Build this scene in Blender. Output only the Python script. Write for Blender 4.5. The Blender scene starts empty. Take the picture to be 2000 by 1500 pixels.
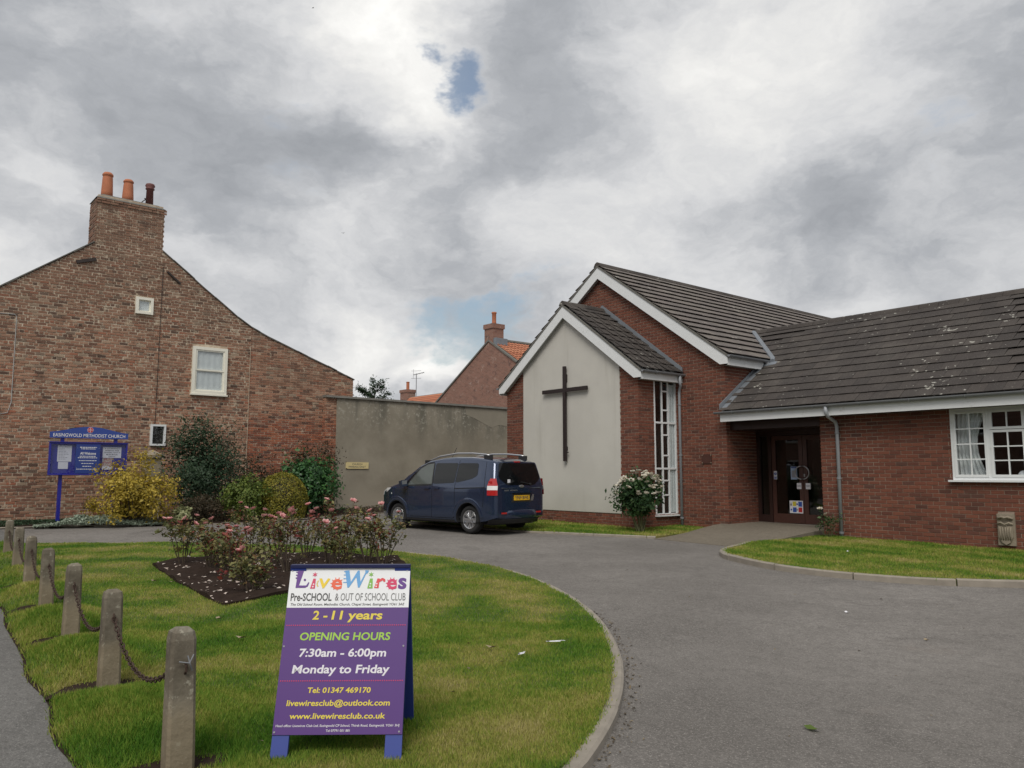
import bpy, bmesh, math, random
import numpy as np
from mathutils import Vector, Matrix
from mathutils.geometry import delaunay_2d_cdt
sc = bpy.context.scene
col = sc.collection
RND = random.Random(7)
rad = math.radians

# ------------------------------------------------------------------ camera
YAW, PITCH, CAMH = 50.4, 6.39, 1.5
cam_d = bpy.data.cameras.new("camera")
cam_d.sensor_width = 36.0
cam_d.lens = 28.1
cam_d.clip_end = 2000.0
cam = bpy.data.objects.new("camera", cam_d)
col.objects.link(cam)
cam.location = (0, 0, CAMH)
cam.rotation_euler = (rad(90 + PITCH), 0, rad(YAW))
sc.camera = cam
F2 = Vector((-math.sin(rad(YAW)), math.cos(rad(YAW))))      # view direction on the ground

# ------------------------------------------------------------------ view settings
sc.view_settings.view_transform = 'Standard'
sc.view_settings.look = 'None'
sc.view_settings.exposure = 0.55
sc.view_settings.gamma = 1.0
sc.view_settings.use_curve_mapping = False

sc.cycles.max_bounces = 6; sc.cycles.diffuse_bounces = 3; sc.cycles.glossy_bounces = 3; sc.cycles.transmission_bounces = 4; sc.cycles.transparent_max_bounces = 8

# ------------------------------------------------------------------ sun
SUN_EL, SUN_DIR = 50.0, Vector((0.62, -0.78))                # towards the veiled sun, behind the camera
sun_d = bpy.data.lights.new("sun", 'SUN')
sun_d.energy = 1.5
sun_d.angle = rad(30)
sun_d.color = (1.0, 0.95, 0.87)
sun = bpy.data.objects.new("sun", sun_d)
col.objects.link(sun)
sd = SUN_DIR.normalized()
sv = Vector((sd.x * math.cos(rad(SUN_EL)), sd.y * math.cos(rad(SUN_EL)), math.sin(rad(SUN_EL))))
sun.rotation_euler = (-sv).to_track_quat('-Z', 'Y').to_euler()
sun.location = (-10, -10, 30)

# ------------------------------------------------------------------ world: broken grey cloud over a pale blue sky
def build_world():
    w = bpy.data.worlds.new("World"); sc.world = w; w.use_nodes = True
    nt = w.node_tree; nt.nodes.clear(); N = nt.nodes.new; L = nt.links.new
    out = N('ShaderNodeOutputWorld')
    sky = N('ShaderNodeTexSky'); sky.sky_type = 'NISHITA'; sky.sun_disc = False
    sky.sun_elevation = rad(SUN_EL); sky.sun_rotation = math.atan2(sv.x, sv.y)
    sky.air_density = 1.3; sky.dust_density = 2.5
    tc = N('ShaderNodeTexCoord')
    def math_(op, a, b=None, clamp=False):
        m = N('ShaderNodeMath'); m.operation = op; m.use_clamp = clamp
        for i, s in enumerate((a, b)):
            if s is None: continue
            if isinstance(s, (int, float)): m.inputs[i].default_value = s
            else: L(s, m.inputs[i])
        return m.outputs[0]
    def vm(op, a, b):
        m = N('ShaderNodeVectorMath'); m.operation = op
        for i, s in enumerate((a, b)):
            if isinstance(s, (tuple, Vector)): m.inputs[i].default_value = s
            elif isinstance(s, (int, float)): m.inputs['Scale'].default_value = s
            else: L(s, m.inputs[i])
        return m
    def noise(vec, scale, detail=6.0, rough=0.55, col_=False):
        n = N('ShaderNodeTexNoise'); n.inputs['Scale'].default_value = scale
        n.inputs['Detail'].default_value = detail; n.inputs['Roughness'].default_value = rough
        L(vec, n.inputs['Vector']); return n.outputs['Color' if col_ else 'Fac']
    d0 = vm('NORMALIZE', tc.outputs['Generated'], (0, 0, 0)).outputs[0]
    # clouds are layers seen from below: squash the direction so banks stretch sideways near the horizon
    flat = vm('MULTIPLY', d0, (1.0, 1.0, 1.7)).outputs[0]
    wob = vm('SUBTRACT', noise(flat, 4.2, 6.0, 0.58, True), (0.5, 0.5, 0.5)).outputs[0]
    d1 = vm('ADD', d0, vm('SCALE', wob, 0.26).outputs[0]).outputs[0]
    warped = vm('ADD', flat, vm('SCALE', wob, 0.30).outputs[0]).outputs[0]
    th = rad(PITCH)
    fw = Vector((F2.x * math.cos(th), F2.y * math.cos(th), math.sin(th)))
    rt = Vector((math.cos(rad(YAW)), math.sin(rad(YAW)), 0)); up = rt.cross(fw)
    def pix(x, y): return (fw * 1562 + rt * (x - 1000) - up * (y - 750)).normalized()
    def blobs(lst, start):
        acc = start
        for (x, y, r, a) in lst:
            dist = vm('DISTANCE', d1, tuple(pix(x, y))).outputs['Value']
            mr = N('ShaderNodeMapRange'); mr.interpolation_type = 'SMOOTHSTEP'
            L(dist, mr.inputs['Value'])
            mr.inputs['From Min'].default_value = r / 1562.0; mr.inputs['From Max'].default_value = 0.0
            mr.inputs['To Min'].default_value = 0.0; mr.inputs['To Max'].default_value = a
            acc = math_('ADD', acc, mr.outputs['Result'])   # one soft mass of cloud
        return acc
    n1 = noise(warped, 2.6, 4.0, 0.5); n2 = noise(warped, 7.0, 7.0, 0.60)
    base = math_('ADD', math_('MULTIPLY', math_('SUBTRACT', n1, 0.5), 0.55), math_('MULTIPLY', math_('SUBTRACT', n2, 0.5), 0.62))
    base = math_('ADD', base, 0.47)
    light = [(790, 90, 270, .36), (835, 200, 120, .22), (630, 20, 300, .10), (690, 670, 200, .34), (860, 700, 130, .40),
             (1540, 70, 280, .20), (1250, 430, 380, .16), (1590, 560, 150, .18), (710, 420, 210, .18), (110, 330, 170, .10), (1500, 200, 280, .12)]
    dark = [(480, 260, 330, -.22), (620, 190, 210, -.14), (640, 320, 260, -.13), (1060, 180, 260, -.24), (1420, 330, 380, -.09),
            (1960, 250, 220, -.17), (1830, 510, 130, -.12), (1650, 420, 200, -.08), (120, 170, 360, -.08)]
    bright = blobs(light + dark, base)
    ramp = N('ShaderNodeValToRGB'); L(bright, ramp.inputs['Fac'])
    e = ramp.color_ramp.elements
    e[0].position = 0.08; e[0].color = (.215, .228, .25, 1)
    e[1].position = 0.95; e[1].color = (.90, .89, .86, 1)
    a = e.new(0.36); a.color = (.37, .383, .405, 1)
    a = e.new(0.55); a.color = (.56, .565, .575, 1)
    a = e.new(0.74); a.color = (.72, .715, .70, 1)
    hole = blobs([(880, 170, 98, 1.15), (1005, 625, 150, .92), (880, 605, 135, .88), (770, 592, 110, .75), (715, 745, 70, .8)],
                 math_('MULTIPLY', math_('SUBTRACT', n2, 0.60), 2.2))
    mr = N('ShaderNodeMapRange'); mr.interpolation_type = 'SMOOTHSTEP'; L(hole, mr.inputs['Value'])
    mr.inputs['From Min'].default_value = 0.10; mr.inputs['From Max'].default_value = 0.75
    mr.inputs['To Max'].default_value = 0.85
    b1 = N('ShaderNodeBackground'); L(ramp.outputs['Color'], b1.inputs['Color']); b1.inputs['Strength'].default_value = 0.82
    b2 = N('ShaderNodeBackground'); L(sky.outputs['Color'], b2.inputs['Color']); b2.inputs['Strength'].default_value = 0.075
    mx = N('ShaderNodeMixShader'); L(mr.outputs['Result'], mx.inputs[0]); L(b1.outputs[0], mx.inputs[1]); L(b2.outputs[0], mx.inputs[2])
    L(mx.outputs[0], out.inputs['Surface'])
build_world()

# ------------------------------------------------------------------ helpers
def sstep(t):
    t = np.clip(t, 0.0, 1.0); return t * t * (3 - 2 * t)
def gz(x, y):                                                # the ground rises gently away from the street
    return 0.25 * sstep((F2.x * x + F2.y * y - 6.0) / 22.0)
ORIG = {}                                                    # world origin of things built in world coordinates
class MB:
    def __init__(s): s.v = []; s.f = []
    def add(s, vs, fs):
        o = len(s.v); s.v += [tuple(p) for p in vs]; s.f += [tuple(i + o for i in q) for q in fs]; return s
    def hexa(s, p):                                          # 8 corners: bottom 4 ccw then top 4
        return s.add(p, [(0, 3, 2, 1), (4, 5, 6, 7), (0, 1, 5, 4), (1, 2, 6, 5), (2, 3, 7, 6), (3, 0, 4, 7)])
    def box(s, x0, x1, y0, y1, z0, z1):
        return s.hexa([(x0, y0, z0), (x1, y0, z0), (x1, y1, z0), (x0, y1, z0), (x0, y0, z1), (x1, y0, z1), (x1, y1, z1), (x0, y1, z1)])
    def obox(s, c, a, b, n):                                 # centre and three half-extent vectors
        c, a, b, n = Vector(c), Vector(a), Vector(b), Vector(n)
        return s.hexa([c - a - b - n, c + a - b - n, c + a + b - n, c - a + b - n, c - a - b + n, c + a - b + n, c + a + b + n, c - a + b + n])
    def bar(s, p, q, w, h, up=(0, 0, 1)):                    # square bar from p to q
        p, q = Vector(p), Vector(q); d = (q - p)
        u = Vector(up); sd_ = d.cross(u)
        if sd_.length < 1e-6: sd_ = d.cross(Vector((1, 0, 0)))
        sd_.normalize(); u2 = sd_.cross(d).normalized()
        return s.obox((p + q) / 2, d / 2, sd_ * w / 2, u2 * h / 2)
    def tube(s, pts, r, n=8, cap=True):
        pts = [Vector(p) for p in pts]; rs = r if isinstance(r, (list, tuple)) else [r] * len(pts)
        rings = []; prev = None
        for i, p in enumerate(pts):
            t = (pts[min(i + 1, len(pts) - 1)] - pts[max(i - 1, 0)])
            if t.length < 1e-9: t = Vector((0, 0, 1))
            t.normalize()
            ref = prev if prev is not None else (Vector((0, 0, 1)) if abs(t.z) < 0.9 else Vector((1, 0, 0)))
            a = (ref - t * ref.dot(t))
            if a.length < 1e-6: a = t.orthogonal()
            a.normalize(); prev = a; b = t.cross(a)
            rings.append([p + (a * math.cos(2 * math.pi * k / n) + b * math.sin(2 * math.pi * k / n)) * rs[i] for k in range(n)])
        o = len(s.v)
        for rg in rings: s.v += [tuple(q) for q in rg]
        for i in range(len(rings) - 1):
            for k in range(n):
                k2 = (k + 1) % n
                s.f.append((o + i * n + k, o + i * n + k2, o + (i + 1) * n + k2, o + (i + 1) * n + k))
        if cap:
            s.f.append(tuple(o + k for k in reversed(range(n)))); s.f.append(tuple(o + (len(rings) - 1) * n + k for k in range(n)))
        return s
    def lathe(s, prof, c=(0, 0, 0), n=16, axis=(0, 0, 1)):
        ax = Vector(axis).normalized(); a = ax.orthogonal().normalized(); b = ax.cross(a); c = Vector(c); o = len(s.v)
        for (r, z) in prof:
            for k in range(n):
                s.v.append(tuple(c + ax * z + (a * math.cos(2 * math.pi * k / n) + b * math.sin(2 * math.pi * k / n)) * r))
        for i in range(len(prof) - 1):
            for k in range(n):
                k2 = (k + 1) % n
                s.f.append((o + i * n + k, o + i * n + k2, o + (i + 1) * n + k2, o + (i + 1) * n + k))
        s.f.append(tuple(o + k for k in reversed(range(n)))); s.f.append(tuple(o + (len(prof) - 1) * n + k for k in range(n)))
        return s
    def prism(s, poly, fn, d):                               # 2D polygon -> fn(u,v) and fn(u,v)+d
        d = Vector(d); n = len(poly); P = [Vector(fn(*p)) for p in poly]
        return s.add(P + [p + d for p in P], [tuple(reversed(range(n))), tuple(range(n, 2 * n))] + [(i, (i + 1) % n, n + (i + 1) % n, n + i) for i in range(n)])
    def quad(s, a, b, c, d): return s.add([a, b, c, d], [(0, 1, 2, 3)])
def mesh(name, v, f, smooth=False):
    me = bpy.data.meshes.new(name); me.from_pydata([tuple(p) for p in v], [], [tuple(q) for q in f])
    if smooth:
        me.polygons.foreach_set('use_smooth', [True] * len(me.polygons))
    me.update(); return me
def npmesh(name, V, Fq, smooth=False):                       # numpy verts (n,3), faces (m,k)
    me = bpy.data.meshes.new(name); k = Fq.shape[1]
    me.vertices.add(len(V)); me.vertices.foreach_set('co', np.ascontiguousarray(V, dtype=np.float32).ravel())
    me.loops.add(Fq.size); me.loops.foreach_set('vertex_index', np.ascontiguousarray(Fq, dtype=np.int32).ravel())
    me.polygons.add(len(Fq)); me.polygons.foreach_set('loop_start', np.arange(0, Fq.size, k, dtype=np.int32))
    me.polygons.foreach_set('loop_total', np.full(len(Fq), k, dtype=np.int32))
    if smooth: me.polygons.foreach_set('use_smooth', np.ones(len(Fq), dtype=bool))
    me.update(calc_edges=True); return me
def root_of(o):
    while o.parent: o = o.parent
    return o
def link(name, me, mat=None, parent=None):
    o = bpy.data.objects.new(name, me); col.objects.link(o)
    if parent is not None: o.parent = parent
    if mat is not None and me is not None: me.materials.append(mat)
    return o
def part(name, mb, mat, parent=None, smooth=False, kind=None, label=None):
    org = ORIG.get(root_of(parent)) if parent is not None else None
    v = mb.v if org is None else [(p[0] - org.x, p[1] - org.y, p[2] - org.z) for p in mb.v]
    o = link(name, mesh(name, v, mb.f, smooth), mat, parent)
    if kind: o['kind'] = kind
    if label: o['label'] = label
    return o
def thing(name, label, cat, loc=(0, 0, 0), rotz=0.0, group=None, world=False):
    o = bpy.data.objects.new(name, None); col.objects.link(o); o.empty_display_size = 0.3
    o.location = loc; o.rotation_euler = (0, 0, rotz)
    tag(o, label, cat, group)
    if world: ORIG[o] = Vector(loc)
    return o
def tag(o, label, cat, group=None):
    o['label'] = label; o['category'] = cat
    if group: o['group'] = group
    return o
def struct(name, mb, mat, smooth=False):
    o = link(name, mesh(name, mb.v, mb.f, smooth), mat); o['kind'] = 'structure'; return o
def inpoly(px, py, poly):
    px = np.asarray(px); py = np.asarray(py); r = np.zeros(px.shape, bool); n = len(poly)
    for i in range(n):
        x1, y1 = poly[i]; x2, y2 = poly[(i + 1) % n]
        c = ((y1 > py) != (y2 > py))
        with np.errstate(divide='ignore', invalid='ignore'):
            xx = (x2 - x1) * (py - y1) / (y2 - y1 + 1e-12) + x1
        r ^= c & (px < xx)
    return r
def dense(poly, step, closed=True):
    out = []; n = len(poly)
    for i in range(n if closed else n - 1):
        a = Vector(poly[i]); b = Vector(poly[(i + 1) % n]); k = max(1, int((b - a).length / step))
        out += [tuple(a.lerp(b, j / k)) for j in range(k)]
    if not closed: out.append(tuple(poly[-1]))
    return out
def smooth_line(pts, it=2, closed=False):                    # Chaikin
    for _ in range(it):
        q = []; n = len(pts)
        rng = range(n if closed else n - 1)
        for i in rng:
            a = Vector(pts[i]); b = Vector(pts[(i + 1) % n]); q += [tuple(a.lerp(b, .25)), tuple(a.lerp(b, .75))]
        pts = q if closed else [pts[0]] + q + [pts[-1]]
    return pts
def sheet(name, poly, hfun, step, mat, skirt=0.0, holes=(), structure=True):
    bd = dense(poly, step); n = len(bd)
    xs = [p[0] for p in poly]; ys = [p[1] for p in poly]
    gx, gy = np.meshgrid(np.arange(min(xs), max(xs), step), np.arange(min(ys), max(ys), step))
    gx = gx.ravel() + (np.random.RandomState(3).rand(gx.size) - .5) * step * .3; gy = gy.ravel() + (np.random.RandomState(4).rand(gy.size) - .5) * step * .3
    k = inpoly(gx, gy, poly); pts = [Vector(p) for p in bd] + [Vector((a, b)) for a, b in zip(gx[k], gy[k])]
    V, E, Fc, _, _, _ = delaunay_2d_cdt(pts, [(i, (i + 1) % n) for i in range(n)], [], 1, 1e-5)
    v = [(p.x, p.y, float(hfun(p.x, p.y))) for p in V]; f = [tuple(q) for q in Fc]
    if skirt:
        o = len(v)
        v += [(p[0], p[1], float(hfun(*p))) for p in bd] + [(p[0], p[1], float(hfun(*p)) - skirt) for p in bd]
        f += [(o + i, o + (i + 1) % n, o + n + (i + 1) % n, o + n + i) for i in range(n)]
    o_ = link(name, mesh(name, v, f, True), mat)
    if structure: o_['kind'] = 'structure'
    return o_

# ------------------------------------------------------------------ materials
def nodemat(name):
    m = bpy.data.materials.new(name); m.use_nodes = True; nt = m.node_tree
    return m, nt, nt.nodes['Principled BSDF']
def sock(nt, v, inp):
    if isinstance(v, (int, float)): inp.default_value = v
    elif isinstance(v, tuple): inp.default_value = v if len(v) == 4 or inp.type == 'VECTOR' else (*v, 1)
    else: nt.links.new(v, inp)
def nz(nt, scale, detail=4, rough=.55, vec=None, dist=0.0):
    n = nt.nodes.new('ShaderNodeTexNoise'); n.inputs['Scale'].default_value = scale; n.inputs['Detail'].default_value = detail
    n.inputs['Roughness'].default_value = rough; n.inputs['Distortion'].default_value = dist
    if vec is None:
        g = nt.nodes.get('POS') or nt.nodes.new('ShaderNodeNewGeometry'); g.name = 'POS'; vec = g.outputs['Position']
    nt.links.new(vec, n.inputs['Vector']); return n.outputs['Fac']
def rampn(nt, fac, stops, const=False):
    r = nt.nodes.new('ShaderNodeValToRGB'); e = r.color_ramp.elements
    if const: r.color_ramp.interpolation = 'CONSTANT'
    e[0].position, e[0].color = stops[0][0], (*stops[0][1], 1) if len(stops[0][1]) == 3 else stops[0][1]
    e[1].position, e[1].color = stops[-1][0], (*stops[-1][1], 1)
    for p, c in stops[1:-1]:
        a = e.new(p); a.color = (*c, 1)
    nt.links.new(fac, r.inputs['Fac']); return r.outputs['Color']
def mixc(nt, fac, a, b, mode='MIX'):
    m = nt.nodes.new('ShaderNodeMix'); m.data_type = 'RGBA'; m.blend_type = mode
    sock(nt, fac, m.inputs[0]); sock(nt, a, m.inputs[6]); sock(nt, b, m.inputs[7]); return m.outputs[2]
def mth(nt, op, a, b=0.0, clamp=False):
    m = nt.nodes.new('ShaderNodeMath'); m.operation = op; m.use_clamp = clamp
    sock(nt, a, m.inputs[0]); sock(nt, b, m.inputs[1]); return m.outputs[0]
def maprange(nt, v, a, b, c=0.0, d=1.0):
    m = nt.nodes.new('ShaderNodeMapRange'); m.interpolation_type = 'SMOOTHSTEP'; sock(nt, v, m.inputs[0])
    for i, x in enumerate((a, b, c, d)): m.inputs[i + 1].default_value = x
    return m.outputs[0]
def bump(nt, bs, h, strength=.3, dist=.01):
    b = nt.nodes.new('ShaderNodeBump'); b.inputs['Strength'].default_value = strength; b.inputs['Distance'].default_value = dist
    nt.links.new(h, b.inputs['Height']); nt.links.new(b.outputs[0], bs.inputs['Normal'])
def rand_piece(nt):                                          # a number per loose piece, whether joined or an object of its own
    g = nt.nodes.new('ShaderNodeNewGeometry'); oi = nt.nodes.new('ShaderNodeObjectInfo')
    return mth(nt, 'FRACT', mth(nt, 'ADD', g.outputs['Random Per Island'], oi.outputs['Random']))
def plain(name, c, rough=.6, var=.12, scale=6.0, metal=0.0, bmp=0.0, coat=0.0, spec=.5):
    m, nt, bs = nodemat(name)
    f = nz(nt, scale, 5); cc = mixc(nt, f, tuple(x * (1 - var) for x in c), tuple(min(1, x * (1 + var)) for x in c))
    sock(nt, cc, bs.inputs['Base Color']); bs.inputs['Roughness'].default_value = rough; bs.inputs['Metallic'].default_value = metal
    bs.inputs['Coat Weight'].default_value = coat; bs.inputs['Specular IOR Level'].default_value = spec
    if bmp: bump(nt, bs, nz(nt, scale * 8, 3), bmp, .004)
    return m
def leafmat(name, stops, trans=.25, rough=.55):
    m, nt, bs = nodemat(name)
    r = rand_piece(nt); f = nz(nt, 3.0, 3)
    cc = rampn(nt, mth(nt, 'ADD', mth(nt, 'MULTIPLY', r, .75), mth(nt, 'MULTIPLY', f, .25)), stops)
    sock(nt, cc, bs.inputs['Base Color']); bs.inputs['Roughness'].default_value = rough; bs.inputs['Specular IOR Level'].default_value = .35
    tr = nt.nodes.new('ShaderNodeBsdfTranslucent'); nt.links.new(cc, tr.inputs['Color'])
    mx = nt.nodes.new('ShaderNodeMixShader'); mx.inputs[0].default_value = trans
    out = nt.nodes['Material Output']; nt.links.new(bs.outputs[0], mx.inputs[1]); nt.links.new(tr.outputs[0], mx.inputs[2]); nt.links.new(mx.outputs[0], out.inputs[0])
    return m
def glassmat(name, tint=(.92, .94, .94), rough=.01, refl=1.0):
    m, nt, bs = nodemat(name); nt.nodes.remove(bs); out = nt.nodes['Material Output']
    t = nt.nodes.new('ShaderNodeBsdfTransparent'); t.inputs[0].default_value = (*tint, 1)
    g = nt.nodes.new('ShaderNodeBsdfGlossy'); g.inputs['Roughness'].default_value = rough
    lw = nt.nodes.new('ShaderNodeLayerWeight'); lw.inputs['Blend'].default_value = .5      # Schlick reflectance, same from both sides of the pane
    f = mth(nt, 'MULTIPLY', mth(nt, 'ADD', mth(nt, 'MULTIPLY', mth(nt, 'POWER', lw.outputs['Facing'], 5.0), .94), .06), refl, True)
    mx = nt.nodes.new('ShaderNodeMixShader'); nt.links.new(f, mx.inputs[0]); nt.links.new(t.outputs[0], mx.inputs[1]); nt.links.new(g.outputs[0], mx.inputs[2])
    nt.links.new(mx.outputs[0], out.inputs[0]); return m
def brickmat(name, stops, mott=.25, stain=None, redzone=None):
    m, nt, bs = nodemat(name)
    cc = rampn(nt, rand_piece(nt), stops)
    f = nz(nt, 38, 4); cc = mixc(nt, mott, cc, rampn(nt, f, [(.3, (.5, .5, .5)), (.7, (1.0, 1.0, 1.0))]), 'MULTIPLY')
    if redzone: cc = redzone(nt, cc)
    if stain: cc = stain(nt, cc)
    sock(nt, cc, bs.inputs['Base Color']); bs.inputs['Roughness'].default_value = .88; bs.inputs['Specular IOR Level'].default_value = .25
    bump(nt, bs, nz(nt, 90, 4), .35, .004); return m
def pos_axis(nt, i):
    g = nt.nodes.get('POS') or nt.nodes.new('ShaderNodeNewGeometry'); g.name = 'POS'
    s = nt.nodes.new('ShaderNodeSeparateXYZ'); nt.links.new(g.outputs['Position'], s.inputs[0]); return s.outputs[i]

M = {}
M['church_brick'] = brickmat('church_brick', [(0, (.105, .048, .036)), (.10, (.155, .060, .042)), (.5, (.188, .070, .046)), (.8, (.212, .081, .052)), (.93, (.165, .068, .048)), (1, (.11, .055, .043))], .35)
def old_stain(nt, c):
    big = nz(nt, .55, 5, .6); c = mixc(nt, maprange(nt, big, .50, .72, 0, .5), c, (.19, .125, .09))
    z_ = pos_axis(nt, 2); c = mixc(nt, maprange(nt, mth(nt, 'ADD', z_, mth(nt, 'MULTIPLY', nz(nt, .8, 5, .6), 4.0)), 5.8, 9.5, 0, .55), c, (.15, .098, .072))
    pale = nz(nt, 5.0, 6, .68); c = mixc(nt, maprange(nt, pale, .57, .68, 0, .75), c, (.50, .41, .30))
    soot = nz(nt, 1.6, 5, .6, dist=.5); c = mixc(nt, maprange(nt, soot, .62, .74, 0, .5), c, (.085, .058, .048)); return c
def red_zone(nt, c):
    y, z = pos_axis(nt, 1), pos_axis(nt, 2); f = nz(nt, 3.0, 4)
    a = maprange(nt, mth(nt, 'ADD', y, mth(nt, 'MULTIPLY', f, .0)), 9.76, 9.79)
    b = maprange(nt, mth(nt, 'ADD', z, mth(nt, 'MULTIPLY', f, 1.6)), 4.6, 3.6)
    g = nt.nodes.new('ShaderNodeNewGeometry')
    rc = rampn(nt, rand_piece(nt), [(0, (.12, .06, .045)), (.35, (.27, .085, .05)), (.7, (.36, .12, .06)), (1, (.20, .08, .06))])
    return mixc(nt, mth(nt, 'MULTIPLY', mth(nt, 'MULTIPLY', a, b), .85), c, rc)
M['old_brick'] = brickmat('old_brick', [(0, (.09, .062, .05)), (.10, (.20, .105, .075)), (.3, (.30, .155, .102)), (.5, (.375, .205, .136)), (.72, (.42, .252, .172)), (.86, (.37, .145, .088)), (.95, (.46, .35, .25)), (1, (.17, .12, .095))], .4, old_stain, red_zone)
M['mortar'] = plain('mortar', (.30, .235, .185), .95, .25, 14, bmp=.3)
def old_mortar():
    m, nt, bs = nodemat('old_mortar')
    c = mixc(nt, maprange(nt, nz(nt, 5.0, 6, .68), .40, .66), (.40, .31, .23), (.58, .50, .39)); c = mixc(nt, maprange(nt, nz(nt, 1.6, 5, .6, dist=.5), .60, .74, 0, .5), c, (.17, .12, .095))
    sock(nt, c, bs.inputs['Base Color']); bs.inputs['Roughness'].default_value = .95; bs.inputs['Specular IOR Level'].default_value = .2
    bump(nt, bs, nz(nt, 40, 4), .5, .006); return m
M['old_mortar'] = old_mortar()
def tilemat(name, k, g):
    m, nt, bs = nodemat(name)
    c = rampn(nt, rand_piece(nt), [(0, (.060 * k, .053 * k, .050 * k)), (.5, (.070 * k, .061 * k, .057 * k)), (1, (.080 * k, .069 * k, .063 * k))])
    c = mixc(nt, maprange(nt, nz(nt, 1.1, 6, .65), .42, .72, 0, g), c, (.19, .172, .15))
    l = nz(nt, 7.5, 5, .62); l2 = nz(nt, .8, 3)
    c = mixc(nt, maprange(nt, mth(nt, 'ADD', l, mth(nt, 'MULTIPLY', l2, .45)), .885, .93, 0, .75), c, (.46, .45, .40))
    s = nz(nt, 60, 3); c = mixc(nt, maprange(nt, s, .60, .72, 0, .35), c, (.33, .31, .27))
    sock(nt, c, bs.inputs['Base Color']); bs.inputs['Roughness'].default_value = .9; bs.inputs['Specular IOR Level'].default_value = .2
    bump(nt, bs, nz(nt, 70, 4), .5, .006); return m
M['tile'] = tilemat('roof_tile_concrete', .82, .22); M['tile_lichen'] = tilemat('roof_tile_weathered', 2.15, .8)
M['pantile'] = brickmat('pantile', [(0, (.36, .13, .075)), (.5, (.44, .17, .10)), (1, (.50, .22, .13))], .3)
M['far_brick'] = brickmat('far_brick_wall', [(0, (.2, .1, .08)), (1, (.2, .1, .08))], .3)
def farbrick():
    m, nt, bs = nodemat('far_brick')
    tc = nt.nodes.new('ShaderNodeNewGeometry'); mp = nt.nodes.new('ShaderNodeMapping'); mp.inputs['Rotation'].default_value = (rad(-90), 0, 0)
    nt.links.new(tc.outputs['Position'], mp.inputs['Vector'])
    b = nt.nodes.new('ShaderNodeTexBrick'); nt.links.new(mp.outputs[0], b.inputs['Vector'])
    b.inputs['Scale'].default_value = 1.0; b.inputs['Brick Width'].default_value = .225; b.inputs['Row Height'].default_value = .075
    b.inputs['Mortar Size'].default_value = .008; b.inputs['Color1'].default_value = (.20, .095, .07, 1); b.inputs['Color2'].default_value = (.27, .13, .095, 1); b.inputs['Mortar'].default_value = (.27, .20, .16, 1)
    c = mixc(nt, maprange(nt, nz(nt, 2.6, 6, .78), .56, .64, 0, .8), b.outputs[0], (.10, .06, .055))
    c = mixc(nt, maprange(nt, nz(nt, 2.9, 6, .78), .58, .66, 0, .7), c, (.40, .30, .25))
    sock(nt, c, bs.inputs['Base Color']); bs.inputs['Roughness'].default_value = .9; return m
M['far_brick'] = farbrick()
def white_paint():
    m, nt, bs = nodemat('white_paint'); c = mixc(nt, nz(nt, 3, 4), (.69, .71, .72), (.76, .78, .79))
    c = mixc(nt, maprange(nt, nz(nt, 7, 6, .7), .56, .74, 0, .4), c, (.45, .44, .40)); sock(nt, c, bs.inputs['Base Color']); bs.inputs['Roughness'].default_value = .5; return m
M['white_paint'] = white_paint()
M['cream_paint'] = plain('cream_window_paint', (.80, .78, .68), .5, .06, 3)
def cream_render():
    m, nt, bs = nodemat('cream_render')
    c = mixc(nt, maprange(nt, nz(nt, .9, 5), .35, .7), (.515, .50, .46), (.565, .55, .505))
    z = pos_axis(nt, 2); c = mixc(nt, mth(nt, 'MULTIPLY', maprange(nt, mth(nt, 'ADD', z, nz(nt, 2, 4)), 1.7, 1.0), .3), c, (.36, .35, .31))
    g = nt.nodes.get('POS'); mp = nt.nodes.new('ShaderNodeMapping'); mp.inputs['Scale'].default_value = (5, 5, .35); nt.links.new(g.outputs['Position'], mp.inputs['Vector'])
    c = mixc(nt, maprange(nt, nz(nt, 1.0, 5, .6, mp.outputs[0]), .55, .75, 0, .28), c, (.36, .345, .30))
    sock(nt, c, bs.inputs['Base Color']); bs.inputs['Roughness'].default_value = .92; bs.inputs['Specular IOR Level'].default_value = .2
    bump(nt, bs, nz(nt, 16, 5), .25, .006); return m
M['render_cream'] = cream_render()
def old_render():
    m, nt, bs = nodemat('old_cement_render')
    c = mixc(nt, maprange(nt, nz(nt, .6, 6, .6), .35, .68), (.235, .210, .165), (.32, .29, .232))
    z = pos_axis(nt, 2)
    g = nt.nodes.get('POS'); mp = nt.nodes.new('ShaderNodeMapping'); mp.inputs['Scale'].default_value = (.8, .8, .16); nt.links.new(g.outputs['Position'], mp.inputs['Vector'])
    st = nz(nt, 1.6, 5, .6, mp.outputs[0])
    topm = maprange(nt, mth(nt, 'ADD', z, mth(nt, 'MULTIPLY', st, 1.6)), 3.3, 4.7)
    c = mixc(nt, mth(nt, 'MULTIPLY', topm, maprange(nt, st, .45, .65)), c, (.165, .155, .125))
    c = mixc(nt, mth(nt, 'MULTIPLY', topm, maprange(nt, nz(nt, 9, 6, .7), .52, .66, 0, .8)), c, (.42, .40, .34))
    low = maprange(nt, mth(nt, 'ADD', z, nz(nt, 1.2, 4)), 1.7, .9); c = mixc(nt, mth(nt, 'MULTIPLY', low, .55), c, (.40, .355, .285))
    sock(nt, c, bs.inputs['Base Color']); bs.inputs['Roughness'].default_value = .95; bs.inputs['Specular IOR Level'].default_value = .15
    bump(nt, bs, nz(nt, 11, 6), .5, .012); return m
M['old_render'] = old_render()
M['coping'] = plain('coping_stone', (.15, .145, .13), .9, .4, 4, bmp=.5)
M['lead'] = plain('lead', (.20, .22, .245), .55, .2, 5, metal=.2)
M['gutter'] = plain('grey_gutter', (.20, .21, .225), .45, .12, 6)
M['pipe'] = plain('grey_pipe', (.33, .35, .38), .45, .1, 6)
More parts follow.
